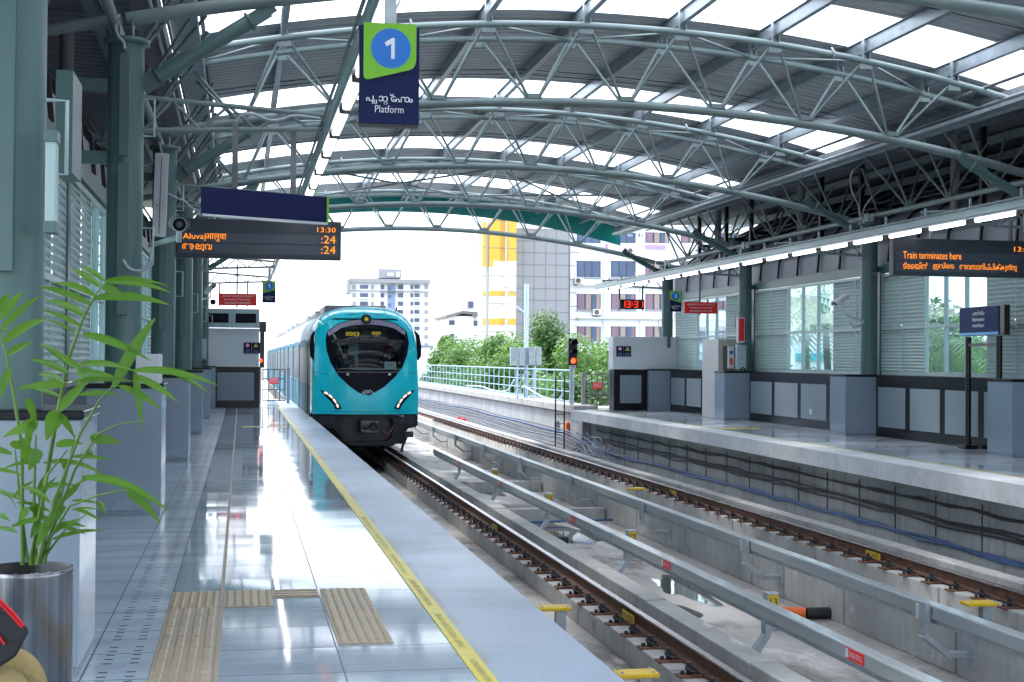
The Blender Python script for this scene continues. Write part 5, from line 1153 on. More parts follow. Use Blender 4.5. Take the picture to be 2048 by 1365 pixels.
fbar(770, 724, 793, 739.5, .05, 'paper_notice', 'paper'); a = fxz(781.5, 729.5); text('paper_text', 'TS#02', (a[0], YF+.045, a[1]), 'black_paint', car, h=.06, wid=.22)
a, c, d_ = fxz(700, 740), fxz(745, 742.5), fxz(668, 738); b = MB(); b.tube([V((d_[0], fy(*d_)-.02, d_[1])), V((a[0], fy(*a)-.025, a[1]+.01)), V((c[0], fy(*c)-.02, c[1]))], .010, 6); b.build('wiper', 'black_paint', car)
for u in (695.5, 779.5):
    a = fxz(u, 749); b = MB(); b.box((a[0]-.03, fy(*a)-.02, a[1]-.03), (a[0]+.03, fy(*a)-.005, a[1]+.03)); b.build('marker_lamp', 'white_letters', car)
fbar(675, 743.5, 799, 746, -.014, 'windscreen_trim', 'coupler')
# emblem on the nose: a stem and linked chevrons
ox, oz = fxz(726, 787.5); k = .0128; L_ = []
E_ = [((0, 0), (0, 4)), ((0, 7), (0, 7.6)), ((0, 0), (6.5, 7)), ((6.5, 7), (14, 0)), ((6, 0), (13.5, 7)), ((13.5, 7), (21, 0)), ((1.5, 3.2), (4.5, 0))]
b = MB()
for (a0, a1), (c0, c1) in E_:
    p, q = V((ox+a0*k, fy(ox, oz)-.014, oz+a1*k)), V((ox+c0*k, fy(ox, oz)-.014, oz+c1*k)); b.bar(p, q, .020, .004, V((0, -1, 0)))
b.build('emblem', 'white_letters', car)
# cab interior
b = MB(); i0, i1 = fxz(655, 735)[0], fxz(818, 735)[0]; zf, zr = fxz(730, 742)[1], fxz(730, 648)[1]
b.quad((i0, YF+1.7, zf-1.0), (i1, YF+1.7, zf-1.0), (i1, YF+1.7, zr), (i0, YF+1.7, zr)); b.build('cab_bulkhead', 'roof_box', car)
b = MB(); b.box((i0+.1, YF+.10, zf-.10), (i1-.1, YF+.62, zf+.06)); b.build('dashboard', 'alu', car, .03)
b = MB(); b.box((i0+.35, YF+1.66, zf-.9), (i0+.9, YF+1.69, zr-.25)); b.build('cab_door', 'panel_blue', car)
b = MB(); b.box((CX-HW+.05, YF+.9, -.098), (CX+HW-.05, YF+1.72, -.06)); b.build('cab_floor', 'train_dark', car)
# bumper, grilles, coupler
bump_o = P2([(628, 829.2), (838, 829.2), (838, 852), (832, 856), (818, 858), (800, 884), (786, 893.5), (703, 893.5), (690, 884), (668, 858), (634, 854), (629, 850)])
rec = P2([(688, 840), (700, 832.5), (772, 832.5), (786, 838), (789, 858), (784, 876), (772, 885), (706, 885), (690, 872), (684, 856)])
patch(bump_o, 'bumper', 'train_dark', car, .03, 40, 10, rec)
b = MB(); zs = [q[1] for q in bump_o]
def shell(poly, d0, d1, name, m):
    b = MB(); n = len(poly)
    for i in range(n):
        (x0, z0), (x1, z1) = poly[i], poly[(i+1) % n]; b.quad(V((x0, fy(x0, z0)+d0, z0)), V((x1, fy(x1, z1)+d0, z1)), V((x1, fy(x1, z1)+d1, z1)), V((x0, fy(x0, z0)+d1, z0)))
    return b.build(name, m, car)
shell(bump_o, .03, .75, 'bumper_side', 'train_dark'); shell(rec, .03, .55, 'coupler_recess', 'train_dark')
b = MB(); xs2 = [q[0] for q in rec]; zs2 = [q[1] for q in rec]; b.quad((min(xs2), YF+.62, min(zs2)), (max(xs2), YF+.62, min(zs2)), (max(xs2), YF+.62, max(zs2)), (min(xs2), YF+.62, max(zs2))); b.build('recess_back', 'black_paint', car)
for u0, u1 in ((642, 671), (802, 831)):
    for k2 in range(6):
        fbar(u0, 833+k2*2.6, u1, 834.6+k2*2.6, .018, 'grille_slat', 'train_grille')
x0, z1 = fxz(721, 841.5); x1, z0 = fxz(757, 866)
b = MB(); b.box((x0, YF-.12, z0), (x1, YF+.5, z1)); cp_ = b.build('coupler_head', 'coupler', car, .03)
b = MB(); b.lathe((x0+(x1-x0)*.70, YF-.121, z0+(z1-z0)*.55), [(.001, .0), (.10, -.002), (.12, -.03), (.10, -.03)], 18, 'y'); b.build('coupler_cone', 'black_paint', cp_); b = MB(); b.lathe((x0+(x1-x0)*.25, YF-.125, z0+(z1-z0)*.5), [(.001, -.06), (.05, -.05), (.09, 0)], 14, 'y'); b.build('coupler_knob', 'clip_iron', cp_)
b = MB(); b.tube([(x1+.1, YF+.1, z0+.05), (x1+.25, YF-.02, z0-.05), (x1+.38, YF+.1, z0+.12), (x1+.42, YF+.3, z0+.3)], .02, 8); b.build('air_hose', 'plate_rust', car)
# side mirrors (camera pods) and footstep gear
for pts, sg in (([(630, 662), (626, 672), (624.5, 692), (626, 712), (630, 722)], -1), ([(832, 662), (838, 672), (841, 692), (841, 712), (838.5, 721)], 1)):
    Q = [fxz(u, v) for u, v in pts]; b = MB(); b.tube([V((x, YF+.32, z)) for x, z in Q], [.02, .05, .065, .06, .02], 10); b.build('side_camera_pod', 'train_mask', car)
b = MB(); xr, zr_ = fxz(815, 866); b.box((xr-.05, YF+.1, zr_-.12), (xr+.16, YF+.3, zr_+.02)); b.tube([(xr, YF+.15, zr_-.1), (xr-.1, YF+.2, zr_-.35), (xr-.12, YF+.25, zr_-.5)], .035, 8); b.build('rail_guard', 'clip_iron', car)
for i, lb in ((1, 'second metro car, wrapped in blue and white artwork behind the leading car'), (2, 'last metro car, farthest along the train')):
    c2 = thing('metro_car', lb, 'train car', (CX, YF+21.4+(i-1)*21.3, -1.0), 'cars of the metro train'); body(YF+21.4+(i-1)*21.3, YF+21.4+(i-1)*21.3+20.9, c2, False)

# ------------------------------------------------------------------ people (skin-modifier figures)
def skin_body(name, joints, edges, m, parent=None, sub=2):
    me = bpy.data.meshes.new(name); me.from_pydata([V(p) for p, r in joints], edges, []); o = bpy.data.objects.new(name, me); COL.objects.link(o)
    off = V((0, 0, 0)); q = parent
    while q is not None: off = off+q.location; q = q.parent
    for v in me.vertices: v.co -= off
    md = o.modifiers.new('skin', 'SKIN'); md.use_smooth_shade = True
    for i, (p, r) in enumerate(joints):
        d = me.skin_vertices[0].data[i]; d.radius = (r, r) if not isinstance(r, tuple) else r; d.use_root = i == 0
    s = o.modifiers.new('sub', 'SUBSURF'); s.levels = s.render_levels = sub
    bpy.context.view_layer.update(); dg = bpy.context.evaluated_depsgraph_get(); m2 = bpy.data.meshes.new_from_object(o.evaluated_get(dg)); o.modifiers.clear(); o.data = m2; m2.name = name
    m2.materials.clear(); m2.materials.append(M[m]); [setattr(f, 'use_smooth', True) for f in m2.polygons]
    if parent is not None: o.parent = parent
    return o
def driver(x, y, z, label, shirt, cap, lean):
    t = thing('person', label, 'person', (x, y, z-.9), 'people in the driving cab')
    J = [((x, y, z-.55), .12), ((x, y, z-.25), .11), ((x, y, z-.02), (.11, .08)), ((x, y-.01, z+.08), .06), ((x, y-.02, z+.15), .075), ((x, y-.02, z+.23), .092), ((x, y-.02, z+.30), .06),
         ((x-.19, y, z-.02), .06), ((x-.24, y-.02, z-.28), .05), ((x-.14, y-.28, z-.42), .042), ((x-.12, y-.36, z-.43), .04), ((x+.19, y, z-.02), .06), ((x+.24, y-.02, z-.28), .05), ((x+.14, y-.28, z-.42), .042), ((x+.12, y-.36, z-.43), .04),
         ((x-.10, y-.15, z-.62), .085), ((x-.11, y-.45, z-.62), .07), ((x-.11, y-.47, z-1.02), .05), ((x+.10, y-.15, z-.62), .085), ((x+.11, y-.45, z-.62), .07), ((x+.11, y-.47, z-1.02), .05)]
    E = [(0, 1), (1, 2), (2, 3), (3, 4), (4, 5), (5, 6), (2, 7), (7, 8), (8, 9), (9, 10), (2, 11), (11, 12), (12, 13), (13, 14), (0, 15), (15, 16), (16, 17), (0, 18), (18, 19), (19, 20)]
    skin_body('body', J, E, 'skin', t)
    J2 = [((x, y, z-.55), .165), ((x, y, z-.25), .165), ((x, y, z+.01), (.165, .125)), ((x-.19, y, z-.02), .07), ((x-.24, y-.02, z-.26), .06), ((x+.19, y, z-.02), .07), ((x+.24, y-.02, z-.26), .06)]
    skin_body('shirt', J2, [(0, 1), (1, 2), (2, 3), (3, 4), (2, 5), (5, 6)], shirt, t)
    b = MB(); b.lathe((x, y-.005, z+.225), [(.104, -.03), (.10, .04), (.085, .09), (.05, .125), (.001, .135)], 20)
    if cap == 'red_cap': b.box((x-.08, y-.19, z+.235), (x+.08, y-.08, z+.25))
    b.build('cap' if cap == 'red_cap' else 'hair', cap, t)
p = at_y(690, 718, YF+1.05); driver(p.x, YF+1.15, p.z+.05, 'dark-haired driver seated behind the left side of the windscreen', 'shirt_blue', 'hair', 0)
p = at_y(778, 716, YF+1.05); driver(p.x, YF+1.15, p.z+.05, 'crew member in a red cap behind the right side of the windscreen', 'shirt_dark', 'red_cap', 0)
# seated passenger whose knees and bag show in the lower left corner
px_, py_, sz = -1.20, 4.78, .47
t = thing('person', 'passenger in khaki trousers sitting at the left edge with a bag on the lap', 'person', (px_, py_, 0)); H_ = lambda a, c, z: (px_+a-.03, py_+c, z-.055 if z > .3 else z)
J = [(H_(0, 0, .52), .13), (H_(-.01, 0, .72), .13), (H_(-.02, 0, .95), (.15, .12)), (H_(.0, 0, 1.07), .055), (H_(.03, 0, 1.15), .075), (H_(.03, 0, 1.25), .088), (H_(.02, 0, 1.33), .06), (H_(.105, 0, 1.19), .02),
     (H_(-.02, .19, .93), .058), (H_(.02, .24, .66), .047), (H_(.26, .17, .68), .038), (H_(.34, .13, .69), .030), (H_(-.02, -.19, .93), .058), (H_(.02, -.24, .66), .047), (H_(.26, -.15, .68), .038), (H_(.34, -.12, .69), .030)]
E = [(0, 1), (1, 2), (2, 3), (3, 4), (4, 5), (5, 6), (4, 7), (2, 8), (8, 9), (9, 10), (10, 11), (2, 12), (12, 13), (13, 14), (14, 15)]
base = len(J)
for sgn, b0 in ((1, 11), (-1, 15)):
    w0 = V(J[b0][0])
    for f in range(5):
        a = len(J); dirn = V((.9, (.35-.17*f)*(-sgn) if f else .5*-sgn, -.15 if f else .1)).normalized(); L1 = (.035, .045, .05, .046, .038)[f]; p1 = w0+dirn*.045+V((0, (.018-.011*f)*-sgn, 0)); J += [(tuple(p1), .011), (tuple(p1+dirn*L1), .0095), (tuple(p1+dirn*L1*1.5+V((0, 0, -.022))), .0085)]; E += [(b0, a), (a, a+1), (a+1, a+2)]
skin_body('body', J, E, 'skin', t, 2)
Jt = [(H_(0, 0, .53), .14)]; Et = []
for sgn in (1, -1):
    a = len(Jt); Jt += [(H_(.08, sgn*.10, .53), .105), (H_(.34, sgn*.125, .545), .092), (H_(.53, sgn*.14, .525), .082), (H_(.56, sgn*.14, .44), .075), (H_(.56, sgn*.14, .26), .065), (H_(.555, sgn*.14, .10), .07)]; Et += [(0, a)]+[(a+i, a+i+1) for i in range(5)]
skin_body('trousers', Jt, Et, 'khaki', t, 2)
skin_body('shirt', [(H_(0, 0, .56), .145), (H_(-.01, 0, .74), .14), (H_(-.02, 0, .96), (.16, .13)), (H_(-.02, .19, .93), .07), (H_(.01, .23, .72), .06), (H_(-.02, -.19, .93), .07), (H_(.01, -.23, .72), .06)], [(0, 1), (1, 2), (2, 3), (3, 4), (2, 5), (5, 6)], 'shirt_blue', t)
b = MB(); b.lathe(H_(.015, 0, 1.26), [(.094, -.02), (.10, .05), (.08, .09), (.001, .12)], 20); b.build('hair', 'hair', t)
for sgn in (1, -1):
    b = MB(); b.add([], []); b.tube([H_(.50, sgn*.14, .045), H_(.60, sgn*.14, .05), H_(.72, sgn*.145, .035)], [.045, .045, .032], 10); b.build('shoe', 'shoe', t)
# bench under the passenger
t = thing('bench', 'plain metal bench along the near louvred wall, just outside the left edge', 'bench', (-1.33, 4.8, 0)); b = MB(); b.box((-1.58, 3.6, .37), (-1.05, 5.6, .41)); b.build('seat', 'bench_steel', t, .01)
for y in (3.8, 5.4):
    for x in (-1.52, -1.12): b = MB(); b.tube([(x, y, 0), (x, y, .37)], .025, 10); b.build('leg', 'bench_steel', t)
# bag on the lap
t = thing('bag', 'black bag with red piping resting on the passenger lap', 'bag', (-.95, 4.72, .62)); q = lambda u, v, y: at_y(u, v, y)
yb = 4.54; out = [q(-60, 1180, yb), q(0, 1196, yb), q(28, 1222, yb), q(50, 1250, yb), q(63, 1262, yb), q(50, 1285, yb), q(35, 1315, yb), q(0, 1338, yb), q(-60, 1345, yb)]
b = MB(); b.prism(out, (-.05, .13, 0)); b.build('bag_body', 'bag_black', t, .014)
for pts in ([(-60, 1178), (0, 1200), (26, 1225), (48, 1252)], [(-60, 1188), (0, 1208), (24, 1233), (44, 1255)], [(-60, 1235), (-5, 1268), (9, 1290)]):
    b = MB(); b.tube([q(u, v, yb-.006) for u, v in pts], .0045, 6); b.build('piping', 'red_piping', t)
# ------------------------------------------------------------------ potted palm
pc = V((-.845, 6.05, 0)); pr_ = .185
t = thing('planter', 'brushed stainless steel cylinder planter in the lower left corner', 'planter', pc); b = MB()
b.lathe(pc, [(.001, .0), (pr_-.004, .0), (pr_-.004, .62), (pr_, .64), (pr_-.004, .642)], 56); b.build('cylinder', 'stainless', t); b = MB(); b.lathe(pc, [(pr_-.0042, .6418), (pr_-.010, .63), (pr_-.012, .05)], 56); b.build('inner_liner', 'black_paint', t)
b = MB(); b.lathe(pc, [(pr_-.013, .56), (.001, .585)], 24); b.build('soil', 'soil', t)
rr = random.Random(9)
b = MB()
for i in range(150):
    a, r = rr.uniform(0, 6.28), (pr_-.03)*math.sqrt(rr.random()); s = rr.uniform(.010, .019); c = pc+V((r*math.cos(a), r*math.sin(a), .585+s*.4)); b.lathe(c, [(.001, -s*.6), (s*.9, -.3*s), (s, 0), (s*.8, s*.4), (.001, s*.62)], 6)
o = b.build('pebbles', 'pebble', t); o['kind'] = 'stuff'
plant = thing('potted_palm', 'green feather palm growing from the steel planter', 'potted plant', pc+V((0, 0, .585)))
base = pc+V((.0, 0, .585))
def lf(b0, tip, w, y0, y1, sag=.12, fold=.25, seed=0):
    A, C = at_y(*b0, y0), at_y(*tip, y1); L = (C-A).length; mid = (A+C)/2+V((0, 0, sag*L)); n = 12; rows_ = []
    view = (EYE-mid).normalized()
    for i in range(n+1):
        s = i/n; p = A*(1-s)**2+mid*2*s*(1-s)+C*s*s; d = ((mid-A)*(1-s)+(C-mid)*s).normalized(); side = d.cross(view).normalized(); up_ = side.cross(d); ww = w*(math.sin(math.pi*min(1, (s*.94+.04))**.82)**.85)*(1-.35*s)*.58+w*.02
        rows_.append([p-side*ww+up_*ww*fold, p-side*ww*.5+up_*ww*fold*.35, p, p+side*ww*.5+up_*ww*fold*.35, p+side*ww+up_*ww*fold])
    b = MB(); b.sheet(rows_); return b.build('leaflet', 'palm_leaf', plant)
def st(pts, ys, r0, r1):
    n = len(pts); b = MB(); P = [at_y(*p, y) for p, y in zip(pts, ys)]; b.tube(P, [r0+(r1-r0)*i/(n-1) for i in range(n)], 7); b.build('stem', 'stem_green', plant)
c = lambda u, v: (u/2.968, 440+v/2.968); d2 = lambda u, v: (u/2.936, 900+v/2.936)
y6 = 6.05
st([(62, 1130), (85, 1000), (118, 812), (140, 710), (165, 640), (185, 600), (202, 574)], [y6, y6, y6-.05, y6-.1, y6-.14, y6-.16, y6-.18], .011, .003)
st([(45, 1130), (44, 900), (28, 790), (12, 705), (0, 662), (-14, 640)], [y6]*6, .009, .003)
st([(75, 1130), (110, 1000), (160, 868), (200, 800), (226, 772)], [y6-.05, y6-.08, y6-.15, y6-.2, y6-.25], .009, .003)
st([(80, 1125), (150, 940), (196, 868), (240, 848), (290, 842)], [y6, y6-.1, y6-.2, y6-.25, y6-.28], .007, .002)
st([(70, 1125), (140, 1012), (200, 990), (248, 980), (260, 985)], [y6, y6-.15, y6-.25, y6-.3, y6-.3], .006, .002)
st([(60, 1125), (95, 950), (135, 900)], [y6, y6-.1, y6-.1], .008, .003); st([(55, 1125), (40, 1000), (30, 900)], [y6, y6+.05, y6+.05], .008, .003); st([(85, 1120), (130, 1060), (176, 1026)], [y6, y6-.1, y6-.15], .006, .002)
st([(72, 1130), (68, 1000), (72, 870)], [y6]*3, .009, .004); st([(88, 1128), (128, 970), (150, 870)], [y6-.02]*3, .007, .003)
yp = y6-.16
LV = [((600, 400), (420, 290), 30), ((620, 360), (478, 280), 26), ((606, 398), (728, 445), 62), ((620, 368), (1012, 432), 34), ((640, 355), (1000, 395), 22), ((565, 450), (312, 375), 30), ((535, 500), (228, 398), 34), ((560, 465), (1005, 505), 42), ((505, 570), (268, 478), 34), ((478, 632), (250, 540), 22), ((445, 672), (265, 598), 14),
      ((420, 860), (228, 735), 34), ((405, 910), (172, 830), 32), ((385, 985), (105, 1010), 34), ((380, 975), (225, 915), 36), ((355, 1050), (120, 985), 24), ((470, 880), (330, 800), 30), ((350, 1135), (525, 955), 46), ((455, 905), (605, 935), 78), ((470, 860), (800, 900), 30), ((430, 965), (800, 962), 26), ((470, 1040), (712, 1040), 26), ((480, 905), (730, 960), 30),
      ((490, 678), (890, 835), 62), ((672, 995), (922, 585), 88), ((800, 900), (842, 1240), 52), ((790, 895), (1292, 982), 52), ((960, 885), (1240, 1032), 26), ((800, 925), (1055, 1082), 34), ((715, 990), (966, 1135), 30), ((700, 985), (880, 1050), 20),
      ((0, 590), (132, 430), 42), ((5, 655), (240, 455), 52), ((25, 725), (278, 590), 42), ((45, 800), (195, 728), 32), ((-40, 560), (60, 440), 40), ((60, 880), (0, 1060), 34), ((0, 640), (60, 675), 14),
      ((160, 1060), (215, 1210), 60), ((345, 1140), (275, 1310), 120), ((350, 1150), (440, 1290), 52), ((215, 1200), (90, 1260), 46), ((200, 1230), (20, 1290), 44), ((330, 1340), (490, 1330), 60), ((540, 1310), (720, 1325), 44), ((540, 1305), (575, 1270), 24), ((150, 1300), (120, 1360), 70), ((220, 1190), (150, 1300), 70), ((60, 1330), (150, 1360), 40)]
for i, (a, e, w_) in enumerate(LV):
    yq = yp-.04+.08*rr.random(); lf(c(*a), c(*e), w_/2.968*6.05/2844*(1.15 if w_ < 50 else .74), yq, yq+rr.uniform(-.12, .10), .10+.05*rr.random())
LV2 = [((480, 165), (990, 362), 52, .22), ((470, 190), (600, 165), 24, .2), ((740, 240), (942, 432), 58, .16), ((745, 236), (990, 360), 34, .15), ((580, 305), (620, 372), 36, .05), ((420, 298), (600, 318), 20, .08), ((440, 350), (592, 420), 24, .12), ((420, 352), (600, 352), 16, .08), ((330, 440), (508, 455), 30, .16), ((345, 450), (500, 497), 26, .12), ((170, 340), (280, 432), 44, .25), ((165, 340), (105, 450), 50, .2), ((0, 230), (100, 350), 12, .2), ((430, 40), (655, 62), 30, .1), ((370, 60), (395, 140), 40, .1), ((510, 0), (550, 40), 36, .05),
       ((0, 380), (60, 420), 30, .1), ((380, 330), (240, 500), 60, .15), ((350, 240), (290, 430), 40, .1), ((470, 190), (330, 330), 40, -.05), ((240, 420), (180, 520), 56, .1), ((300, 400), (210, 580), 60, .05), ((250, 300), (215, 470), 44, .05), ((130, 0), (190, 60), 90, .1), ((230, 0), (170, 120), 80, .1)]
for a, e, w_, sg in LV2:
    yq = y6-.08+.1*rr.random(); lf(d2(*a), d2(*e), w_/2.936*6.05/2844*.85, yq, yq+rr.uniform(-.12, .08), sg)

for i in range(18):     # extra narrow leaflets low in the clump
    a0 = (rr.uniform(20, 110), rr.uniform(900, 1085)); an = rr.uniform(-.2, 3.3); L = rr.uniform(80, 150); yq = y6+rr.uniform(-.12, .12)
    lf(a0, (a0[0]+math.cos(an)*L, a0[1]-abs(math.sin(an))*L*.6+rr.uniform(0, 45)), rr.uniform(7, 11)*6.05/2844, yq, yq+rr.uniform(-.1, .1), rr.uniform(.12, .25))
for u0, v0, u1, v1 in ((629, 746, 655, 748), (836, 746, 818, 748), (660, 824, 812, 824)):   # panel seams on the nose
    a, c_ = fxz(u0, v0), fxz(u1, v1); b = MB(); b.tube([V((a[0]+(c_[0]-a[0])*j/6, fy(a[0]+(c_[0]-a[0])*j/6, a[1]+(c_[1]-a[1])*j/6)-.001, a[1]+(c_[1]-a[1])*j/6)) for j in range(7)], .005, 5); b.build('panel_seam', 'train_dark', car)
# ------------------------------------------------------------------ buildings
def wx(u, v, y): return at_y(u, v, y)
def facade(t, y, rects, m, name, d=.15):
    for u0, v0, u1, v1 in rects:
        a, c = at_y(u0, v0, y), at_y(u1, v1, y); b = MB(); b.box((a.x, y-d, c.z), (c.x, y, a.z)); b.build(name, m, t)
# apartment tower far off
Y = 430.0; t = thing('apartment_block', 'pale tall apartment block with blue-grey stair strip, behind the train', 'building', (at_y(775, 700, Y).x, Y, -11))
def blk(y, u0, v0, u1, v1, m, name, t, dp=12, base=None):
    a, c = at_y(u0, v0, y), at_y(u1, v1, y); b = MB(); b.box((a.x, y, base if base is not None else c.z), (c.x, y+dp, a.z)); return b.build(name, m, t)
blk(Y, 700, 560, 760, 700, 'bldg_pale', 'wall', t, 12, -11); blk(Y+1.0, 760, 560, 807, 700, 'bldg_pale', 'stair_wing', t, 11, -11); blk(Y, 807, 562, 858, 700, 'bldg_pale', 'wall', t, 12, -11)
blk(Y-1.2, 699, 557, 861, 568, 'bldg_grey', 'parapet', t, 14); blk(Y-.8, 700, 580.5, 860, 584, 'bldg_grey', 'cornice', t, 3); blk(Y+.6, 776, 570, 789, 760, 'bldg_blue', 'stair_strip', t, 2, -11)
blk(Y+2, 758, 538, 803, 557, 'bldg_grey', 'water_tank', t, 8); blk(Y+1.5, 775, 546, 788, 553, 'bldg_white', 'tank_band', t, .4); blk(Y+1.6, 792, 544, 800, 554, 'bldg_white', 'tank_opening', t, .3); blk(Y-1.6, 695, 559, 699.5, 586, 'bldg_grey', 'side_fin', t, 10)
for r in range(9):
    v = 570+r*16.6
    for u0, u1, m in ((705, 712, 'bldg_grey'), (720, 736, 'bldg_glass_dark'), (742, 748, 'bldg_grey'), (761, 768, 'bldg_glass_dark'), (796, 806, 'bldg_glass_dark'), (821, 826, 'bldg_glass_dark'), (829, 839, 'bldg_glass_dark'), (849, 856, 'bldg_grey')):
        yy_ = Y+.98 if 760 < u0 < 807 else Y-.02
        a, c = at_y(u0, v+.5, yy_), at_y(u1, v+8.5, yy_); b = MB(); b.box((a.x, yy_-.25, c.z), (c.x, yy_+.01, a.z)); b.build('window', m, t)
        if u0 in (720, 829): b = MB(); b.box((a.x-.2, yy_-1.0, c.z-.5), (c.x+.2, yy_-.01, c.z-.05)); b.build('balcony', 'bldg_white', t)
    a, c = at_y(777, v+4, Y+.58), at_y(782, v+10, Y+.58); b = MB(); b.box((a.x, Y+.4, c.z), (c.x, Y+.595, a.z)); b.build('stair_opening', 'bldg_glass', t)
# small white house between
Y = 175.0; t = thing('white_house', 'small white house with a dark tin roof between the apartment block and the yellow tower', 'building', (at_y(920, 700, Y).x, Y, -11))
blk(Y, 897, 632, 946, 760, 'bldg_white', 'wall', t, 14, -11); blk(Y+2, 946, 634, 961, 760, 'bldg_white', 'side_wall', t, 10, -11)
a, m_, c = at_y(893, 631, Y-.5), at_y(926, 622, Y-.5), at_y(962, 626, Y-.5); b = MB(); b.prism([a, m_, c, c-V((0, 0, .35)), m_-V((0, 0, .35)), a-V((0, 0, .3))], (0, 12, 0)); b.build('roof', 'roof_tin', t)
blk(Y-.6, 945, 624, 961, 633, 'roof_tin', 'porch_roof', t, 3)
facade(t, Y, [(898, 641, 909, 650), (900, 668, 908, 676)], 'bldg_glass_dark', 'window'); facade(t, Y+2, [(946, 642, 956, 652)], 'bldg_glass_dark', 'window')
blk(Y+6, 937, 603, 947, 616, 'bldg_glass_dark', 'dormer_window', t, 1); blk(Y+6.5, 905, 600, 962, 640, 'bldg_white', 'upper_storey', t, 8)
Y = 260.0; t = thing('low_shed', 'long low white shed with a blue roof edge behind the railing', 'building', (at_y(860, 720, Y).x, Y, -11)); blk(Y, 838, 694, 886, 760, 'bldg_white', 'wall', t, 10, -11); blk(Y-.6, 836, 690.5, 888, 694, 'bldg_blue', 'roof_edge', t, 12)
# yellow and grey tower
Y = 128.0; t = thing('panelled_tower', 'tower with yellow fins and a grey panelled face left of the white office block', 'building', (at_y(1050, 700, Y).x, Y, -11))
gx0, gx1 = at_y(1030, 600, Y).x, at_y(1138, 600, Y).x; zt = at_y(1060, 458, Y).z
b = MB(); b.box((gx0, Y, -11), (gx1, Y+16, zt)); b.build('grey_face', 'bldg_grey', t); zt2 = at_y(1060, 395, Y).z
b = MB(); b.box((gx0, Y+.3, zt+.01), (gx1, Y+16, zt2)); b.build('white_top', 'bldg_white', t)
b = MB(); us = [1030, 1046, 1068, 1091, 1112, 1137]
for u in us: x = at_y(u, 600, Y).x; b.box((x-.022, Y-.03, -11), (x+.022, Y-.002, zt))
for i in range(16):
    z = zt-i*1.09*1.0; b.box((gx0, Y-.035, z-.03), (gx1, Y-.003, z+.015))
b.build('panel_joint', 'tower_joint', t)
# fluted front with yellow bands
cols = [(963, 969, 0), (969, 976, 1), (976, 985, 0), (985, 998, 0), (998, 1010, 2), (1010, 1014, 1), (1014, 1030, 0)]
zy0, zy1 = at_y(980, 532, Y-2).z, at_y(980, 395, Y-2).z; ztop_ = at_y(980, 440, Y-2).z
for i, (u0, u1, k) in enumerate(cols):
    yq = Y-2-(.5 if k == 0 else 0); x0, x1 = at_y(u0, 600, Y-2).x, at_y(u1, 600, Y-2).x; top = at_y(u0, 445 if u1 < 986 else 400, Y-2).z
    zlo = at_y(u0, 535 if u1 < 986 else 523, Y-2).z
    b = MB(); b.box((x0, yq, -11), (x1, Y-.05, zlo)); b.build('cream_pier' if k != 1 else 'white_mullion', 'tower_cream' if k != 1 else 'bldg_white', t)
    b = MB(); b.box((x0, yq, zlo), (x1, Y-.05, top)); b.build('yellow_pier' if k != 1 else 'white_mullion', 'tower_yellow' if k != 1 else 'bldg_white', t)
    if k != 1:
        for v0, v1 in ((582, 592), (637, 650)):
            a, c = at_y(u0, v0, yq-.1), at_y(u1, v1, yq-.1); b = MB(); b.box((x0+.01, yq-.06, c.z), (x1-.01, yq-.003, a.z)); b.build('yellow_band', 'tower_yellow', t)
        b = MB()
        for q in range(10): z = -6+q*2.5; b.box((x0, yq-.03, z), (x1, yq-.002, z+.05))
        b.build('joint', 'tower_joint', t)
# white office block
Y = 132.0; t = thing('office_block', 'white office block with rows of curtained windows seen under the roof', 'building', (at_y(1250, 600, Y).x, Y, -11))
ox0, ox1 = at_y(1140, 600, Y).x, at_y(1500, 600, Y).x; zt = at_y(1200, 425, Y).z
b = MB(); b.box((ox0, Y, -11), (ox1, Y+18, zt)); b.build('wall', 'bldg_white', t)
b = MB()
for i in range(9): z = at_y(1140, 478+i*27, Y).z; b.box((ox0, Y-.02, z-.03), (ox0+.9, Y-.002, z+.03))
b.build('cladding_joint', 'tower_joint', t)
colsW = [(1154, 1201), (1222, 1271), (1291, 1338), (1362, 1410), (1430, 1478)]
rowsW = [(465, 487), (522, 555), (588, 620), (653, 684), (720, 752)]
for r, (v0, v1) in enumerate(rowsW):
    for k, (u0, u1) in enumerate(colsW):
        a, c = at_y(u0, v0, Y), at_y(u1, v1, Y); W = c.x-a.x
        b = MB(); b.box((a.x-.12, Y-.10, a.z+.001), (c.x+.35, Y-.002, a.z+.16)); b.build('lintel', 'bldg_white', t)
        b = MB(); b.box((a.x, Y-.03, c.z), (c.x, Y-.002, a.z)); wdw = b.build('window', 'bldg_glass', t)
        for f in (.0, .32, .62, .97): b = MB(); b.box((a.x+W*f, Y-.055, c.z), (a.x+W*f+.06, Y-.031, a.z)); b.build('window_bar', 'window_bar', wdw)
        if r >= 2 or k >= 2:
            for f0, f1, m_ in ((.03, .30, 'curtain_pink'), (.38, .58, 'curtain_tan'), (.82, .96, 'curtain_pink' if k % 2 else 'curtain_tan')):
                b = MB(); b.box((a.x+W*f0, Y-.05, c.z+.03), (a.x+W*f1, Y-.032, a.z-.03)); b.build('curtain', m_, wdw)
for v in (571.5, 637, 703):
    a, c = at_y(1152, v, Y), at_y(1480, v+2, Y); b = MB(); b.box((a.x, Y-.5, c.z), (c.x, Y-.002, a.z)); b.build('ledge', 'bldg_white', t)
facade(t, Y, [(1152, 425, 1193, 462)], 'purple', 'purple_panel', .08); facade(t, Y, [(1208, 488, 1216, 508), (1290, 490, 1330, 500), (1400, 500, 1420, 520)], 'purple', 'purple_panel', .06)
facade(t, Y, [(1205, 468, 1216, 474), (1228, 468, 1242, 474), (1254, 468, 1265, 474), (1276, 468, 1285, 474)], 'bldg_blue', 'wall_lettering', .05)
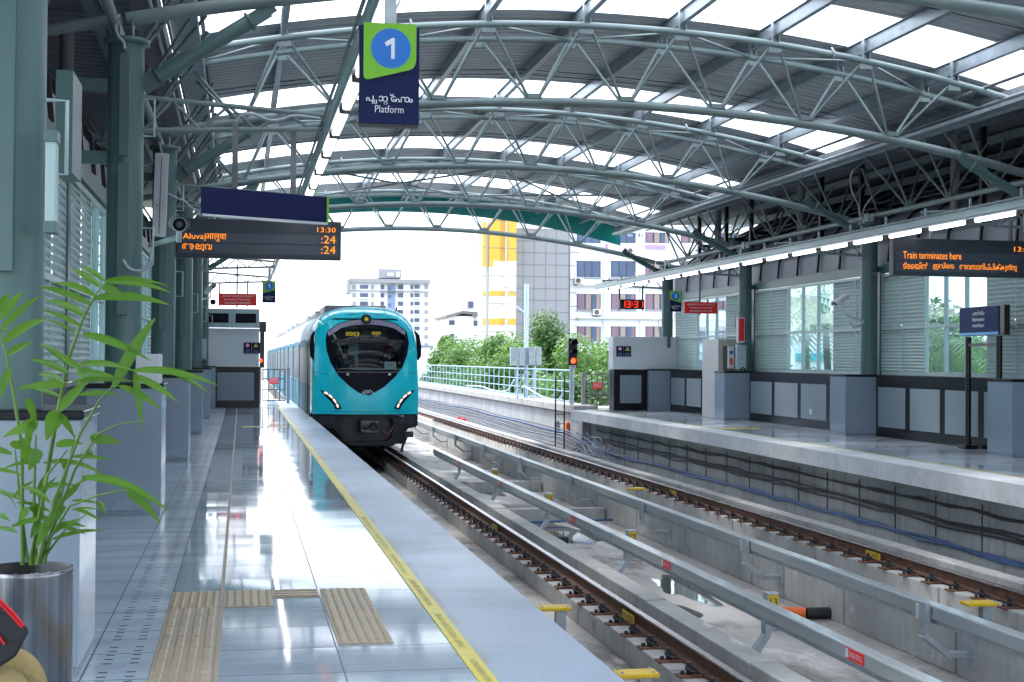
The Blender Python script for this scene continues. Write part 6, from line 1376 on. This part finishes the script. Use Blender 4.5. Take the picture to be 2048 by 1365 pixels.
for i, (u, v, lb) in enumerate([(1158, 562, 'under the upper left window'), (1195, 625, 'under the middle left window'), (1197, 690, 'under the lower left window'), (1360, 566, 'right of the clock, upper'), (1361, 630, 'right of the platform 2 sign'), (1262, 502, 'near the roof edge')]):
    a = at_y(u, v, Y-.5); t2 = thing('air_conditioner', 'white air conditioner box on the office block, '+lb, 'air conditioner', a, 'air conditioners on the office block')
    b = MB(); b.box((a.x-.42, Y-.55, a.z-.30), (a.x+.42, Y-.1, a.z+.30)); b.build('casing', 'ac_white', t2, .02); b = MB(); b.lathe((a.x-.08, Y-.56, a.z), [(.001, 0), (.24, 0)], 20, 'y'); b.build('fan', 'ac_fan', t2)
    b = MB(); b.box((a.x-.4, Y-.5, a.z-.36), (a.x+.4, Y-.1, a.z-.301)); b.build('bracket', 'window_bar', t2)
Y = 132.0; t = bpy.data.objects['office_block']
for u in (1207, 1280, 1346): x = at_y(u, 600, Y).x; b = MB(); b.tube([(x, Y-.12, -11), (x, Y-.12, zt-1)], .07, 6); b.build('drain_pipe', 'bldg_pale', t)
for v0 in (555, 620, 684):
    for u0, u1 in colsW: a, c = at_y(u0-2, v0, Y), at_y(u1+2, v0+3, Y); b = MB(); b.box((a.x, Y-.16, c.z), (c.x, Y-.003, a.z-.01)); b.build('sill', 'bldg_grey', t)
# things seen through the far windows
Y = 78.0; t = thing('roadside_building', 'pale building with a turquoise shop band seen through the far windows', 'building', (at_y(1620, 700, Y).x, Y, -11))
b = MB(); a, c = at_y(1590, 560, Y), at_y(1660, 760, Y); b.box((a.x, Y, -11), (c.x+1, Y+10, a.z+.5)); b.build('wall', 'bldg_white', t)
facade(t, Y, [(1592, 707, 1660, 722)], 'shop_teal', 'shop_band', .2); facade(t, Y, [(1600, 590, 1612, 606), (1620, 592, 1632, 606), (1598, 672, 1606, 684), (1612, 672, 1620, 684)], 'bldg_glass_dark', 'window', .1)
# ------------------------------------------------------------------ trees
def crown_mesh(name, seed, R, H, n, m, size=.16, lumps=9, droop=0):
    r = random.Random(seed); L = []
    for i in range(lumps):
        a = r.uniform(0, 6.28); q = r.uniform(.1, .75); z = r.uniform(.12, .95); k = (1-abs(z-.45)*.9); L.append((V((R*q*k*math.cos(a), R*q*k*math.sin(a), H*z)), R*r.uniform(.28, .50)))
    vs, fs = [], []
    for i in range(n):
        c, rad = L[r.randrange(lumps)]; d = V((r.gauss(0, 1), r.gauss(0, 1), r.gauss(0, 1))).normalized(); p = c+d*rad*(r.random()**.38)*V((1, 1, .8)).length/1.62
        nrm = (d+V((r.uniform(-.8, .8), r.uniform(-.8, .8), r.uniform(-.2, 1.0)))).normalized(); x, y = basis(nrm, V((r.uniform(-1, 1), r.uniform(-1, 1), .3)).normalized()); s = size*r.uniform(.6, 1.4); k = len(vs)
        y = (y-V((0, 0, droop))).normalized()
        vs += [p-x*s*.45, p+y*s*1.3-x*s*.0, p+x*s*.45, p-y*s*.7]; fs.append((k, k+1, k+2, k+3))
    me = bpy.data.meshes.new(name); me.from_pydata(vs, [], fs); me.materials.append(M[m]); return me, L
def tree(x, y, z, R, H, trunk, seed, n, m, label, group='trees beyond the railing', size=.16, lumps=9, droop=0):
    t = thing('tree', label, 'tree', (x, y, z), group); me, L = crown_mesh('crown', seed, R, H, n, m, size, lumps, droop); o = bpy.data.objects.new('crown', me); o.location = (0, 0, trunk); o.parent = t; COL.objects.link(o)
    b = MB(); r = random.Random(seed+99); P = [V((x, y, z-.3))]
    for i in range(1, 6): P.append(V((x+r.uniform(-.2, .2), y+r.uniform(-.2, .2), z+(trunk+H*.6)*i/5)))
    b.tube(P, [.28-.045*i for i in range(6)], 8); tk = b.build('trunk', 'bark', t)
    for c_, rad in L[:6]:
        b = MB(); a = P[3]+(P[4]-P[3])*r.random(); e = V((x, y, z+trunk))+c_; b.tube([a, (a+e)/2+V((0, 0, -.2)), e], [.10, .06, .03], 6); b.build('limb', 'bark', t)
    return t
TR = [(1095, 640, 76, 2.4, 5.6, 'tree_leaf_dark', 'tall dark tree with a narrow top in front of the grey tower'), (1035, 655, 72, 3.0, 6.0, 'tree_leaf', 'loose light green tree right of the mast'), (985, 668, 70, 3.0, 5.4, 'tree_leaf', 'bushy tree left of the mast'), (940, 690, 74, 2.9, 5.0, 'tree_leaf_pale', 'pale bushy tree behind the middle of the railing'), (898, 690, 82, 2.8, 5.2, 'tree_leaf', 'tree nearest the train, behind the railing'), (1138, 672, 70, 2.7, 5.8, 'tree_leaf_pale', 'pale feathery tree behind the railway signal'), (1195, 700, 72, 2.6, 5.0, 'tree_leaf_pale', 'low pale tree behind the far gate'), (1060, 700, 64, 2.6, 4.6, 'tree_leaf', 'low leafy tree directly behind the mast cabinets'), (895, 655, 112, 1.4, 5.5, 'tree_leaf', 'slim tree before the small white house'), (1230, 690, 84, 2.4, 6.0, 'tree_leaf', 'tree at the foot of the office block, by the far end wall')]
for i, (u, v, y, R_, H_t, m_, lb) in enumerate(TR):
    y = max(y, 14.6*2896/(u-482)); p = at_y(u, v, y); zb_ = -11; trunk = p.z-zb_-H_t*1.02; tree(p.x, y, zb_, R_, H_t, trunk, 40+i, 9000, m_, lb, size=.12, lumps=14, droop=.3 if 'pale' in m_ else .1)
p = at_y(1080, 770, 66)
for i, (u, y) in enumerate([(870, 78), (920, 66), (965, 62), (1010, 60), (1050, 60), (1090, 60), (1130, 62), (1170, 62), (1215, 66)]):
    y = max(y, 14.2*2896/(u-482)); q = at_y(u, 745, y); b = None; tree(q.x, y, -11, 2.7, 3.4, 7.9, 80+i, 7000, ['tree_leaf', 'tree_leaf_dark', 'tree_leaf_pale'][i % 3], 'leafy low tree filling the gap under the taller crowns, behind the railing', 'low trees just behind the railing', .12, 12, .15)
def palm(x, y, z, h, seed, label):
    t = thing('palm_tree', label, 'palm tree', (x, y, z), 'coconut palms seen through the windows'); r = random.Random(seed); P = [V((x+.25*math.sin(i*.5), y, z+h*i/7)) for i in range(8)]; b = MB(); b.tube(P, [.20-.012*i for i in range(8)], 8); b.build('trunk', 'bark', t); top = P[-1]
    for k in range(17):
        a = 2*math.pi*k/17+r.uniform(-.2, .2); el = r.uniform(-.2, 1.1); L = r.uniform(2.2, 3.0); b = MB(); pv = top; dr = V((math.cos(a)*math.cos(el), math.sin(a)*math.cos(el), math.sin(el)))
        for j in range(14):
            nx_ = pv+dr*L/14; dr = (dr+V((0, 0, -.12))).normalized(); s = dr.cross(V((0, 0, 1))).normalized(); w_ = .55*math.sin(math.pi*(j+1.5)/16)
            for q in (-1, 1): b.add([pv, pv+dr*.09, pv+dr*.25+s*q*w_+V((0, 0, -w_*.55))], [(0, 1, 2)])
            b.bar(pv, nx_, .03, .02); pv = nx_
        b.build('frond', 'tree_leaf' if k % 3 else 'tree_leaf_pale', t)
for i, (u, v, y, lb) in enumerate([(1655, 640, 45, 'coconut palm seen through the windows left of the camera column'), (1900, 690, 36, 'coconut palm seen through the windows left of the station name sign'), (1978, 690, 38, 'coconut palm seen between the posts of the station name sign'), (1612, 600, 60, 'tall coconut palm seen through the window beside the louvres')]):
    p = at_y(u, v, y); palm(p.x, y, -11, p.z+11, 7+i, lb)
for i, (u, v, y, m_, lb) in enumerate([(1885, 640, 42, 'tree_leaf_dark', 'dark leafy tree outside the window left of the station name sign'), (1950, 700, 48, 'tree_leaf', 'green tree outside the window behind the station name sign'), (1620, 735, 66, 'tree_leaf', 'green tree under the palms outside the far windows'), (1505, 640, 70, 'tree_leaf_pale', 'pale tree outside, seen beside the red cabinet column')]):
    p = at_y(u, v, y); tree(p.x, y, -11, 2.2, 4.5, p.z+11-4.2, 120+i, 5000, m_, lb, 'trees outside the far windows', .12, 10, .1)
